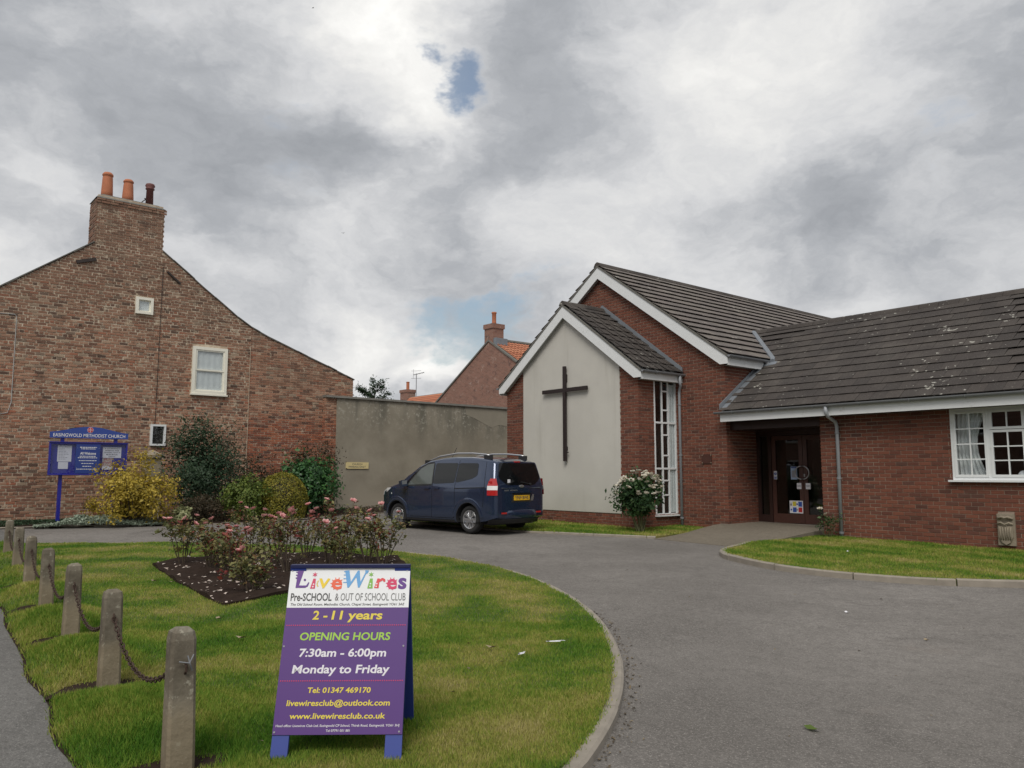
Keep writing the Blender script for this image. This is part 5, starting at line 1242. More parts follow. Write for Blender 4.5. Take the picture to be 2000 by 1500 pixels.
    part('cabin_floor', MB().box(.9, 3.9, -.78, .78, .34, .37).box(1.0, 1.15, -.7, .7, .5, 1.05), M['car_black'], v)
    part('aerial', MB().tube([(1.72, .1, 1.64), (1.95, .1, 1.97)], .006, 5), M['car_black'], v)
build_van()
# ------------------------------------------------------------------ church notice board
def build_board():
    X = -23.7; b = thing('notice_board', 'blue church notice board on posts in front of the brick house', 'notice board', (X, 4.95, float(gz(X, 5))), world=True)
    for y in (4.31, 5.60):
        part('post', MB().box(X - .11, X - .02, y - .04, y + .04, .1, 2.50), M['blue_paint'], b)
    cab = part('cabinet', MB().box(X - .02, X + .08, 4.0, 5.88, 1.46, 1.50).box(X - .02, X + .08, 4.0, 5.88, 2.27, 2.31).box(X - .02, X + .08, 4.0, 4.04, 1.50, 2.27).box(X - .02, X + .08, 5.84, 5.88, 1.50, 2.27).box(X - .02, X + .01, 4.04, 5.84, 1.50, 2.27), M['blue_paint'], b)
    part('drip_rail', MB().box(X - .03, X + .105, 3.985, 5.895, 2.312, 2.33), M['blue_paint'], cab)
    cp = part('centre_panel', MB().box(X + .012, X + .085, 4.62, 5.20, 1.502, 2.268), M['blue_panel'], b)
    O = (X + .0865, 4.62, 1.50); U, Z = (0, 1, 0), (0, 0, 1)
    lettering('All Welcome', O, U, Z, .10, .48, .50, .065, M['white_text'], cp, bold=.02)
    def lines(par, O, x0, x1, z, h, m, seed):
        rr = random.Random(seed); mb = MB(); x = x0
        while x < x1 - .01:
            w = min(rr.uniform(.02, .06), x1 - x); mb.obox((O[0], O[1] + x + w / 2, O[2] + z), (.0005, 0, 0), (0, w / 2, 0), (0, 0, h / 2)); x += w + .012
        part('small_print', mb, m, par)
    for i, (x0, x1, z, h) in enumerate(((.09, .49, .69, .02), (.12, .46, .65, .018), (.09, .49, .455, .018), (.05, .53, .415, .018), (.08, .50, .34, .018), (.14, .43, .265, .016), (.17, .40, .19, .018), (.03, .54, .115, .018))): lines(cp, O, x0, x1, z, h, M['white_text'], i)
    for (y, z) in ((4.655, 2.17), (4.655, 1.65), (5.17, 2.17), (5.17, 1.65)): part('panel_screw', MB().lathe([(.008, 0), (.005, .004)], (X + .085, y, z), 8, (1, 0, 0)), M['chrome'], cp)
    xp = X + .018
    for (y0, y1, z0, z1, n, sd_) in ((4.20, 4.53, 1.81, 2.23, 9, 3), (4.23, 4.46, 1.62, 1.80, 0, 4)):
        pp = part('poster', MB().box(xp - .006, xp, y0, y1, z0, z1), M['paper'], b)
        for k in range(n): lines(pp, (xp + .001, y0, z0), .03, (y1 - y0) * RND.uniform(.5, .9), (z1 - z0) * (.92 - k * .095), .012, M['grey_ink'], sd_ * 10 + k)
    pp = part('poster', MB().box(xp - .006, xp, 5.28, 5.74, 1.92, 2.21), M['paper'], b, label='white poster with five lines of capital lettering')
    for k, s in enumerate(('A CHURCH IS A', 'HOSPITAL FOR', 'SINNERS, NOT A', 'MUSEUM FOR', 'SAINTS')):
        w = .03 * len(s) * .95; lettering(s, (xp + .0015, 5.28, 1.92), U, Z, .23 - w / 2, .23 + w / 2, .235 - k * .054, .032, M['ink'], pp, bold=.012)
    pp = part('poster', MB().box(xp - .006, xp, 5.28, 5.52, 1.60, 1.91), M['poster_photo'], b, label='small colourful poster with a white foot'); part('poster_foot', MB().box(xp, xp + .001, 5.282, 5.518, 1.602, 1.69), M['paper'], pp)
    for (y0, y1) in ((4.045, 4.62), (5.20, 5.835)): part('glass_door', MB().box(X + .070, X + .074, y0, y1, 1.505, 2.265), M['board_glass'], b)
    pts = [(4.0, 2.43), (5.89, 2.43), (5.89, 2.585)] + [(5.89 - 1.89 * t, 2.585 + .155 * (.5 - .5 * math.cos(2 * math.pi * t)) ** .8) for t in np.linspace(.06, .94, 17)] + [(4.0, 2.585)]
    hd = part('header', MB().prism(pts, lambda u, v_: (X + .03, u, v_), (-.04, 0, 0)), M['blue_header'], b)
    lettering('EASINGWOLD METHODIST CHURCH', (X + .0325, 4.0, 2.43), U, Z, .075, 1.815, .035, .085, M['white_text'], hd, bold=.008)
    part('emblem', MB().lathe([(.075, 0), (.075, .002)], (X + .031, 4.945, 2.655), 24, (1, 0, 0)), M['emblem_rim'], hd)
    part('emblem_disc', MB().lathe([(.066, 0), (.066, .002)], (X + .0325, 4.945, 2.655), 24, (1, 0, 0)), M['red_print'], hd)
    part('emblem_cross', MB().obox((X + .0352, 4.945, 2.655), (.0004, 0, 0), (0, .009, 0), (0, 0, .066)).obox((X + .0357, 4.945, 2.655), (.0004, 0, 0), (0, .066, 0), (0, 0, .009)), M['emblem_rim'], hd)
def poster_mat():
    m, nt, bs = nodemat('poster_photo'); c = rampn(nt, nz(nt, 22, 4, .6), [(.3, (.10, .16, .30)), (.45, (.45, .18, .16)), (.55, (.55, .50, .40)), (.7, (.18, .28, .42))]); sock(nt, c, bs.inputs['Base Color']); return m
M['board_glass'] = glassmat('board_glass', (.92, .93, .95), .02, .45); M['poster_photo'] = poster_mat(); M['blue_header'] = plain('blue_header', (.03, .065, .30), .35, .06); M['emblem_rim'] = plain('emblem_rim', (.60, .45, .50), .5, .05)
build_board()
# ------------------------------------------------------------------ A-board on the lawn
def build_aboard():
    a_, b_ = Vector((-4.01, 1.79)), Vector((-3.66, 2.23)); ux = (b_ - a_).normalized(); nrm = Vector((ux.y, -ux.x)); mid = (a_ + b_) / 2
    z0 = float(lawn_h(mid.x, mid.y)) - .005
    A = thing('a_board', 'purple and white nursery A-board standing on the front lawn', 'sign', (mid.x, mid.y, z0), math.atan2(ux.y, ux.x))
    # local: x across, -y towards the viewer; front panel leans back to the apex
    W, HT, LB = .665, .925, .33; k = math.hypot(HT, LB); uy = Vector((0, LB / k, HT / k)); nn = Vector((0, -HT / k, LB / k)); X_ = Vector((1, 0, 0))
    def FP(u, t, off=0): return X_ * u + uy * (t * k) + nn * off
    for s in (-1, 1):
        part('front_leg', MB().obox(FP(s * (W / 2 - .043), .5, -.012), X_ * .043, uy * k / 2, nn * .010), M['blue_leg'], A)
        part('rear_leg', MB().obox(Vector((s * (W / 2 - .043), LB + LB * .95 - LB * .5 + .0, HT / 2)) + Vector((0, .0, 0)), X_ * .043, Vector((0, LB * .47, -HT / 2)), Vector((0, HT, LB)).normalized() * .010), M['blue_leg'], A)
    bk = part('rear_board', MB().obox(Vector((0, LB + LB * .43, HT * .56)), X_ * (W / 2), Vector((0, LB * .40, -HT * .425)), Vector((0, HT, LB)).normalized() * .008), M['blue_board'], A)
    fr = part('front_board', MB().obox(FP(0, .5625, -.004), X_ * (W / 2), uy * (k * .4375), nn * .006), M['blue_board'], A)
    t0, t1 = .125, .995; hgt = (t1 - t0) * k; wsplit = t1 - .2525 * (t1 - t0)
    part('print_purple', MB().add([FP(-W / 2, t0, .004), FP(W / 2, t0, .004), FP(W / 2, wsplit, .004), FP(-W / 2, wsplit, .004)], [(0, 1, 2, 3)]), M['purple'], fr); part('print_white', MB().add([FP(-W / 2, wsplit, .004), FP(W / 2, wsplit, .004), FP(W / 2, t1, .004), FP(-W / 2, t1, .004)], [(0, 1, 2, 3)]), M['sign_white'], fr)
    part('hinge_bar', MB().bar(Vector((-W / 2, LB + .005, HT + .008)), Vector((W / 2, LB + .005, HT + .008)), .05, .016), M['blue_board'], A)
    O = FP(-W / 2, t1, .0055)
    def tx(s, f0, f1, ta, tb, m, shear=0.0, bold=0.0, lift=0.0): lettering(s, O + nn * lift, X_, uy, f0 * W, f1 * W, -tb * hgt, (tb - ta) * hgt, m, fr, shear=shear, bold=bold)
    # the logo, letter by letter
    def glyph(s, f0, f1, ta, tb, m, shear=0.0, bold=.03): tx(s, f0, f1, ta, tb, m, shear, bold)
    P = lambda f, t, l=0.0: O + X_ * (f * W) - uy * (t * hgt) + nn * (.0004 + l)
    def poly(pts, m, l=0.0, nm='logo_mark'): part(nm, MB().add([P(a, t, l) for a, t in pts], [tuple(reversed(range(len(pts))))]), m, fr)
    def disc(f, t, r, m, l=.0006): part('logo_dot', MB().add([P(f, t, l) + X_ * r * math.cos(q) + uy * r * math.sin(q) for q in np.linspace(0, 2 * math.pi, 13)[:-1]], [tuple(range(12))]), m, fr)
    def star(f, t, r, m):
        pts = [P(f, t) + (X_ * math.cos(q) + uy * math.sin(q)) * (r if i % 2 == 0 else r * .38) for i, q in enumerate(np.linspace(math.pi / 2, 2.5 * math.pi, 13)[:-1])]; part('logo_star', MB().add(pts, [tuple(range(12))]), m, fr)
    def spikes(f, t, r, m, n, a0, a1):
        mb = MB()
        for q in np.linspace(a0, a1, n):
            d = X_ * math.cos(q) + uy * math.sin(q); e = X_ * -math.sin(q) + uy * math.cos(q); c = P(f, t); mb.add([c + d * r * .9 - e * .0022, c + d * r * 1.22 - e * .0022, c + d * r * 1.22 + e * .0022, c + d * r * .9 + e * .0022], [(0, 1, 2, 3)])
        part('logo_spikes', mb, m, fr)
    C = M
    poly([(.062, .013), (.112, .014), (.082, .112), (.142, .112), (.158, .090), (.165, .094), (.155, .118), (.135, .127), (.055, .127)], C['l_purple']); disc(.126, .076, .0065, C['l_purple'])
    for t in (.022, .042, .060): poly([(.048, t), (.070, t), (.070, t + .008), (.048, t + .008)], C['l_purple'], .0003)
    poly([(.196, .068), (.216, .068), (.216, .132), (.176, .132)], C['l_pink']); star(.206, .042, .016, C['l_pink']); disc(.202, .104, .0042, C['sign_white']); disc(.198, .120, .0042, C['sign_white'])
    poly([(.245, .068), (.268, .066), (.288, .102), (.318, .066), (.338, .070), (.290, .130), (.278, .130)], C['l_yellow']); spikes(.262, .10, .020, C['l_yellow'], 6, 2.4, 3.9)
    glyph('e', .352, .440, .044, .134, C['l_orange'], 0, .028); spikes(.396, .102, .0295, C['l_orange'], 9, .7, 5.4)
    poly([(.455, .017), (.490, .014), (.510, .090), (.562, .016), (.576, .016), (.590, .090), (.625, .030), (.622, .014), (.655, .016), (.645, .034), (.632, .038), (.585, .126), (.572, .126), (.553, .058), (.497, .126), (.484, .126)], C['l_blue'])
    for t in (.020, .042, .066, .090): poly([(.446, t), (.480, t), (.480, t + .005), (.446, t + .005)], C['l_blue'], .0003)
    poly([(.668, .068), (.690, .068), (.694, .132), (.650, .132)], C['l_green']); star(.675, .042, .016, C['l_green']); disc(.674, .102, .0042, C['sign_white']); disc(.672, .119, .0042, C['sign_white'])
    poly([(.730, .068), (.748, .068), (.744, .130), (.706, .130)], C['l_red']); poly([(.745, .075), (.772, .064), (.796, .074), (.796, .090), (.782, .090), (.776, .080), (.748, .092)], C['l_red']); spikes(.772, .085, .014, C['l_red'], 4, .3, 1.9); disc(.727, .102, .0042, C['sign_white']); disc(.723, .119, .0042, C['sign_white'])
    glyph('e', .812, .896, .044, .134, C['l_crimson'], 0, .028); spikes(.854, .102, .0285, C['l_crimson'], 9, .7, 5.4)
    glyph('s', .905, .975, .036, .132, C['l_purple'], 0, .03); disc(.915, .115, .006, C['l_purple'])
    tx('Pre-SCHOOL', .025, .362, .162, .209, C['dark_ink'], 0, .018); tx('& OUT OF SCHOOL CLUB', .39, .972, .162, .209, C['mid_ink'])
    tx('The Old School Room, Methodist Church, Chapel Street. Easingwold YO61 3AE', .03, .965, .2245, .2395, C['dark_ink'], .2, .008)
    tx('2', .22, .272, .274, .326, C['t_yellow'], .1, .025); tx('-', .308, .342, .274, .326, C['t_yellow'], .1, .025); tx('11', .375, .468, .274, .326, C['t_yellow'], .1, .025); tx('years', .505, .79, .274, .326, C['t_yellow'], .1, .025); tx('OPENING HOURS', .135, .865, .408, .453, C['t_green'], .09, .025); tx('7:30am - 6:00pm', .145, .84, .506, .552, C['t_white'], .09, .025)
    tx('Monday to Friday', .10, .875, .603, .650, C['t_white'], .09, .025); tx('Tel: 01347 469170', .24, .735, .734, .764, C['t_yellow'], .09, .022); tx('livewiresclub@outlook.com', .085, .892, .806, .838, C['t_yellow'], .09, .02); tx('www.livewiresclub.co.uk', .12, .86, .880, .911, C['t_yellow'], .09, .02)
    tx('Head office: Livewires Club Ltd, Easingwold CP School, Thirsk Road, Easingwold. YO61 3HJ', .02, .975, .943, .956, C['t_white'], .09, .01); tx('Tel 07791 051 881', .41, .595, .971, .984, C['t_white'], .09, .01)
    for t in (.3625, .695):
        mb = MB()
        for q in range(56): c = P(.02 + .96 * q / 55, t, .0003); mb.add([c + X_ * .0035 * math.cos(e) + uy * .003 * math.sin(e) for e in np.linspace(0, 2 * math.pi, 7)[:-1]], [tuple(range(6))])
        part('dotted_rule', mb, C['l_crimson'], fr)
    for (f, t) in ((.015, .015), (.975, .015), (.015, .49), (.975, .49), (.015, .985), (.975, .985)): disc(f, t, .005, C['grey_ink'], .001)
for nm, c in (('purple', (.078, .022, .185)), ('sign_white', (.78, .80, .82)), ('l_purple', (.11, .03, .24)), ('l_pink', (.62, .05, .13)), ('l_yellow', (.80, .58, .03)), ('l_orange', (.78, .12, .05)), ('l_blue', (.12, .36, .68)), ('l_green', (.20, .45, .06)), ('l_red', (.70, .06, .07)), ('l_crimson', (.62, .03, .12)), ('dark_ink', (.05, .05, .05)), ('mid_ink', (.12, .12, .12)), ('t_yellow', (.72, .58, .06)), ('t_green', (.33, .55, .06)), ('t_white', (.72, .70, .76)), ('blue_leg', (.03, .055, .28)), ('blue_board', (.010, .014, .075))): M[nm] = plain('sign_' + nm, c, .5, .04)
build_aboard()
# ------------------------------------------------------------------ bollards and chains
NAMES = ['nearest concrete bollard, bare of any hanging chain on its right', 'second concrete bollard, holding the near sagging chain', 'third concrete bollard, spotted with pale lichen', 'fourth concrete bollard along the lawn edge', 'fifth concrete bollard along the lawn edge', 'sixth concrete bollard, second from the far end', 'farthest concrete bollard at the left edge of the lawn']
BH = [.725, .70, .70, .68, .67, .66, .66]
btop = []
for k in range(7):
    p = BD0 + BDIR * (BSP * k); z0 = float(lawn_h(p.x, p.y)); w0, w1, h = .069, .060, BH[k]
    b = thing('concrete_bollard', NAMES[k], 'bollard', (p.x, p.y, z0 - .06), math.atan2(BDIR.y, BDIR.x), group='bollards along the lawn')
    tx_, ty_ = RND.uniform(-.012, .012), RND.uniform(-.012, .012); mb = MB(); c = .016
    def ring(w, z, ch_): a = w - ch_; return [(a, -w, z), (w, -a, z), (w, a, z), (a, w, z), (-a, w, z), (-w, a, z), (-w, -a, z), (-a, -w, z)]
    lv = [(w0, -.2), (w0 * .97, .2), (w1 * 1.03, h * .75), (w1, h - .03), (w1 * .88, h + .008), (w1 * .5, h + .026)]
    for i, (w, z) in enumerate(lv): mb.v += [(x + tx_ * z, y + ty_ * z, zz + RND.uniform(-.003, .003)) for x, y, zz in ring(w, z, c * (w / w0))]
    for i in range(len(lv) - 1):
        for q in range(8): mb.f.append((i * 8 + q, i * 8 + (q + 1) % 8, (i + 1) * 8 + (q + 1) % 8, (i + 1) * 8 + q))
    mb.f.append(tuple((len(lv) - 1) * 8 + q for q in range(8)))
    part('post', mb, M['concrete'], b)
    part('chain_staple', MB().tube([(-w1 + .002, 0, h - .135), (-w1 - .022, 0, h - .15), (-w1 - .022, 0, h - .175), (-w1 + .002, 0, h - .19)], .006, 6), M['rust'], b)
    if k == 0: part('loose_wire', MB().tube([(-w1 - .012, -.035, h - .10), (-w1 - .03, -.012, h - .135), (-w1 - .02, .035, h - .125)], .004, 5).tube([(-w1 - .02, -.005, h - .10), (-w1 - .03, -.015, h - .14), (-w1 - .015, -.03, h - .175)], .004, 5), M['gutter'], b)
    btop.append(Vector((p.x + BDIR.x * 0, p.y, z0 - .06 + h - .16)))
def chain(p, q, sag, label):
    t = thing('chain', label, 'chain', tuple(p), world=True, group='rusty chains between the bollards')
    n = max(10, int((q - p).length * 1.12 / .058)); pts = []
    for i in range(n + 1):
        u = i / n; pts.append(p.lerp(q, u) - Vector((0, 0, sag * 4 * u * (1 - u))))
    for i in range(n):
        a, b = pts[i], pts[i + 1]; d = (b - a).normalized(); s = d.cross(Vector((0, 0, 1))).normalized(); u2 = s.cross(d)
        sd2 = s if i % 2 == 0 else u2
        lk = [a.lerp(b, .5) + d * .038 * math.cos(e) + sd2 * .0145 * math.sin(e) for e in np.linspace(0, 2 * math.pi, 10)]
        part('chain_link', MB().tube(lk, .0045, 5, False), M['rust'], t)
for k in range(6):
    off = -BNRM * .10
    chain(btop[k + 1] + Vector((BDIR.x * -.07, BDIR.y * -.07, .0)), btop[k] + Vector((BDIR.x * .07, BDIR.y * .07, 0)), .22, 'rusty chain hanging between ' + ['the nearest and second', 'the second and third', 'the third and fourth', 'the fourth and fifth', 'the fifth and sixth', 'the sixth and farthest'][k] + ' bollards')
# ------------------------------------------------------------------ plants
NR = np.random.RandomState(11)
def unit(v): return v / (np.linalg.norm(v, axis=1, keepdims=True) + 1e-9)
def leaves(P, N, size, aspect=.55, fold=.18, rs=None, sizevar=.4):
    """one four-cornered folded leaf per point P with outward hint N"""
    rs = rs or NR; n = len(P); nrm = unit(N + rs.normal(0, .55, (n, 3))); t = unit(np.cross(nrm, rs.normal(0, 1, (n, 3)))); b = np.cross(nrm, t)
    s = (size * np.exp(rs.normal(0, sizevar * .75, n)))[:, None]
    base = P - t * s * .5; tip = P + t * s * .5 - nrm * s * .12; l = P + b * s * aspect * .5 + nrm * s * fold * .5; r = P - b * s * aspect * .5 + nrm * s * fold * .5
    V = np.stack([base, l, tip, r], 1).reshape(-1, 3); F = np.arange(4 * n).reshape(-1, 4); return V, F
def part_np(name, V, F, mat, parent, kind=None, smooth=False):
    org = ORIG.get(root_of(parent)) if parent is not None else None
    if org is not None: V = V - np.array(org)
    o = link(name, npmesh(name, V, F, smooth), mat, parent)
    if kind: o['kind'] = kind
    return o
def crown_points(c, r, n, clumps, spread, shell=.55, seed=0, flat_bottom=True, noise_amp=.26):
    """clumps of points spread through an ellipsoid, denser near its surface"""
    rs = np.random.RandomState(seed); c = np.array(c); r = np.array(r)
    d = unit(rs.normal(0, 1, (clumps, 3))); rr = shell + (1 - shell) * rs.rand(clumps) ** .7; rr = np.clip(rr * (1 + noise_amp * rs.normal(0, 1, clumps)), .1, 1.16)
    cc = d * rr[:, None]; k = rs.randint(0, clumps, n); w = rs.uniform(.6, 1.4, clumps)
    q = cc[k] + np.clip(rs.normal(0, 1, (n, 3)), -1.9, 1.9) * spread * w[k][:, None]
    P = c + q * r; N = unit(q * .8 + np.array([0, 0, .45]))
    if flat_bottom: P[:, 2] = np.maximum(P[:, 2], c[2] - r[2] * .97 + rs.rand(n) * .05)
    return P, N, c + cc * r, rs
def shrub(name, label, base, r, n, size, mat, clumps=60, spread=.16, seed=1, aspect=.55, shell=.5, stems=9, stem_mat='twig', zc=None, cat='shrub', group=None, fill=True):
    z0 = float(gz(base[0], base[1])) + .03; t = thing(name, label, cat, (base[0], base[1], z0), world=True, group=group)
    c = (base[0], base[1], z0 + (r[2] if zc is None else zc))
    P, N, cl, rs = crown_points(c, r, n, clumps, spread, shell, seed)
    P[:, 2] = np.maximum(P[:, 2], z0 + .03)
    V, F = leaves(P, N, size, aspect, rs=rs); part_np('foliage', V, F, M[mat], t)
    if fill:                                                 # inner leaves close the heart of the plant
        P2, N2, _, rs2 = crown_points(c, np.array(r) * .78, n // 3, clumps // 2 + 4, .25, .1, seed + 50); P2[:, 2] = np.maximum(P2[:, 2], z0 + .03); V, F = leaves(P2, N2, size * 1.25, .7, rs=rs2); part_np('inner_foliage', V, F, M[mat], t)
    mb = MB()
    for i in range(stems):
        p = cl[i % len(cl)]; b = Vector((base[0] + rs.uniform(-.12, .12) * r[0], base[1] + rs.uniform(-.12, .12) * r[1], z0 - .03)); e = Vector(p); m = b.lerp(e, .5) + Vector((rs.uniform(-.05, .05), rs.uniform(-.05, .05), .08)); mb.tube([b, m, e], [.016, .011, .005], 5)
    part('stems', mb, M[stem_mat], t); return t
M['twig'] = plain('twig_bark', (.075, .055, .038), .9, .3, 20)
M['green_twig'] = plain('green_stem', (.10, .10, .045), .8, .3, 20)
M['leaf_yellow'] = leafmat('leaf_yellow', [(0, (.16, .15, .024)), (.35, (.37, .28, .036)), (.7, (.51, .38, .052)), (1, (.60, .46, .10))])
M['leaf_dark'] = leafmat('leaf_dark', [(0, (0.018, 0.039, 0.021)), (0.5, (0.033, 0.068, 0.033)), (0.85, (0.053, 0.09, 0.045)), (1, (0.105, 0.128, 0.068))])
M['leaf_bronze'] = leafmat('leaf_bronze', [(0, (0.033, 0.029, 0.018)), (0.5, (0.072, 0.058, 0.034)), (1, (0.124, 0.085, 0.046))])
M['leaf_green'] = leafmat('leaf_green', [(0, (0.051, 0.087, 0.017)), (0.5, (0.123, 0.181, 0.032)), (0.85, (0.217, 0.261, 0.058)), (1, (0.348, 0.348, 0.131))])
M['leaf_golden'] = leafmat('leaf_golden', [(0, (0.07, 0.091, 0.014)), (0.45, (0.21, 0.203, 0.025)), (0.8, (0.35, 0.294, 0.039)), (1, (0.476, 0.378, 0.07))])
M['leaf_mahonia'] = leafmat('leaf_mahonia', [(0, (0.02, 0.056, 0.022)), (0.5, (0.042, 0.119, 0.039)), (0.85, (0.084, 0.21, 0.056)), (1, (0.154, 0.28, 0.084))], rough=.4)
M['leaf_silver'] = leafmat('leaf_silver', [(0, (.22, .28, .21)), (.5, (.34, .41, .32)), (1, (.46, .52, .42))])
M['leaf_pale'] = leafmat('leaf_pale', [(0, (.18, .21, .08)), (.5, (.34, .36, .18)), (1, (.48, .48, .30))])
M['leaf_rose'] = leafmat('leaf_rose', [(0, (.05, .07, .028)), (.4, (.13, .14, .052)), (.7, (.24, .22, .08)), (.88, (.24, .13, .07)), (1, (.33, .29, .12))])
M['leaf_red'] = leafmat('leaf_red', [(0, (.10, .022, .02)), (.5, (.20, .035, .03)), (1, (.30, .08, .05))])
M['leaf_rose_green'] = leafmat('leaf_rose_green', [(0, (.018, .045, .018)), (.5, (.035, .085, .028)), (1, (.09, .15, .05))])
M['petal_pink'] = leafmat('petal_pink', [(0, (.66, .26, .27)), (.5, (.74, .40, .39)), (1, (.80, .55, .52))], .3)
M['petal_white'] = leafmat('petal_white', [(0, (.62, .56, .44)), (.5, (.72, .68, .58)), (1, (.76, .74, .68))], .3)
shrub('yellow_shrub', 'golden-leaved shrub beside the blue notice board', (-21.85, 5.66), (.84, .84, .80), 7000, .058, 'leaf_yellow', 62, .15, 3, .6, stems=26)
shrub('dark_shrub', 'tall dark evergreen shrub against the old brick house', (-23.1, 7.72), (1.0, 1.12, 1.36), 10500, .062, 'leaf_dark', 70, .17, 5, .5)
shrub('bronze_shrub', 'low brown-leaved shrub behind the clipped bushes', (-23.3, 9.25), (.7, 1.0, .82), 4200, .06, 'leaf_bronze', 50, .18, 8, .5)
shrub('bronze_shrub', 'dusky shrub rising behind the glossy bush by the rendered wall', (-23.9, 11.3), (.6, .95, 1.05), 3800, .07, 'leaf_bronze', 50, .18, 18, .5)
shrub('heather_shrub', 'small dusky heather bush in front of the tall evergreen', (-21.75, 7.35), (.5, .62, .36), 3800, .04, 'leaf_bronze', 60, .14, 21, .35)
shrub('leafy_bush', 'rounded light green bush left of the clipped dome', (-21.55, 8.42), (.54, .62, .58), 6500, .05, 'leaf_green', 60, .13, 9, .62)
shrub('mahonia', 'glossy deep green bush at the foot of the rendered wall', (-22.85, 10.98), (.72, .88, .95), 5200, .10, 'leaf_mahonia', 40, .17, 12, .42)
shrub('pale_bush', 'small pale flowering bush near the yellow shrub', (-21.35, 6.72), (.24, .27, .24), 600, .06, 'leaf_pale', 22, .16, 14, .8)
# clipped dome: leaves lie close on a rounded surface
def dome():
    b = (-21.6, 9.5); z0 = float(gz(*b)) + .02; t = thing('clipped_dome', 'neatly clipped golden dome-shaped bush', 'shrub', (b[0], b[1], z0), world=True); rs = np.random.RandomState(4)
    n = 12000; d = unit(rs.normal(0, 1, (n, 3))); d[:, 2] = np.abs(d[:, 2]) * 1.0; r = np.array([.62, .70, .72]); lo = rs.rand(n) < .42
    P = d * r; P[:, 2] += .55; ang = rs.uniform(0, 2 * math.pi, n); zz = rs.uniform(.03, .6, n)
    P[lo] = np.stack([.61 * np.cos(ang[lo]) * (.90 + .1 * zz[lo] / .6), .69 * np.sin(ang[lo]) * (.90 + .1 * zz[lo] / .6), zz[lo]], 1); N = d.copy(); N[lo] = np.stack([np.cos(ang[lo]), np.sin(ang[lo]), np.full(lo.sum(), .3)], 1)
    P *= 1 + rs.normal(0, .013, (n, 1)); P *= (1 + .035 * np.sin(P[:, :1] * 9) * np.sin(P[:, 1:2] * 8 + P[:, 2:3] * 7))
    P[:, 2] = np.maximum(P[:, 2], .02); V, F = leaves(P + np.array([b[0], b[1], z0]), N, .038, .6, rs=rs); part_np('foliage', V, F, M['leaf_golden'], t)
    mb = MB().lathe([(.50, .05), (.56, .5), (.50, .85), (.30, 1.1), (.02, 1.18)], (b[0], b[1], z0), 18); part('inner_growth', mb, M['leaf_bronze'], t, True)
dome()
def ground_cover(name, label, poly, n, size, mat, hh, seed):
    rs = np.random.RandomState(seed); xs = [p[0] for p in poly]; ys = [p[1] for p in poly]; px = rs.uniform(min(xs), max(xs), n * 4); py = rs.uniform(min(ys), max(ys), n * 4); k = inpoly(px, py, poly); px, py = px[k][:n], py[k][:n]
    cx, cy = sum(xs) / len(xs), sum(ys) / len(ys); mound = np.clip(1 - ((px - cx) / (max(xs) - min(xs)) * 1.9) ** 2 - ((py - cy) / (max(ys) - min(ys)) * 1.9) ** 2, .12, 1)
    P = np.stack([px, py, gz(px, py) + .05 + hh * mound * rs.uniform(.3, 1, len(px)) * (.8 + .3 * np.sin(px * 7) * np.sin(py * 6))], 1)
    V, F = leaves(P, np.tile([0.1, -.1, 1.0], (len(P), 1)), size, .35, rs=rs); o = link(name, npmesh(name, V, F), M[mat]); o['kind'] = 'stuff'; o['label'] = label; o['category'] = 'ground cover'; return o
ground_cover('silver_ground_cover', 'silvery ground cover plants spilling along the bed edge', [(-22.7, 3.6), (-22.3, 3.55), (-21.55, 5.0), (-21.35, 6.2), (-21.9, 6.5), (-22.6, 5.2)], 7500, .065, 'leaf_silver', .30, 31)
ground_cover('ivy_ground_cover', 'dark green low growth along the foot of the brick house', [(-24.9, .5), (-23.2, 1.0), (-22.9, 3.2), (-23.6, 4.6), (-24.9, 5.0)], 3500, .06, 'leaf_dark', .10, 32)
ground_cover('wall_ground_cover', 'low weeds along the foot of the rendered wall', [(-24.7, 11.9), (-22.4, 12.4), (-22.7, 15.5), (-24.7, 17.5)], 3000, .05, 'leaf_bronze', .16, 33)
# stone gate pillar half hidden by the yellow shrub
sp = thing('stone_pillar', 'old stone pillar with a pointed cap behind the yellow shrub', 'pillar', (-24.0, 6.62, .2), world=True)
part('shaft', MB().box(-24.2, -23.82, 6.42, 6.84, 0, 1.95), M['stone'], sp); part('cap', MB().hexa([(-24.25, 6.37, 1.95), (-23.77, 6.37, 1.95), (-23.77, 6.89, 1.95), (-24.25, 6.89, 1.95), (-24.25, 6.37, 2.02), (-23.77, 6.37, 2.02), (-23.77, 6.89, 2.02), (-24.25, 6.89, 2.02)]).add([(-24.25, 6.37, 2.02), (-23.77, 6.37, 2.02), (-23.77, 6.89, 2.02), (-24.25, 6.89, 2.02), (-24.01, 6.63, 2.17)], [(0, 1, 4), (1, 2, 4), (2, 3, 4), (3, 0, 4)]), M['stone'], sp)
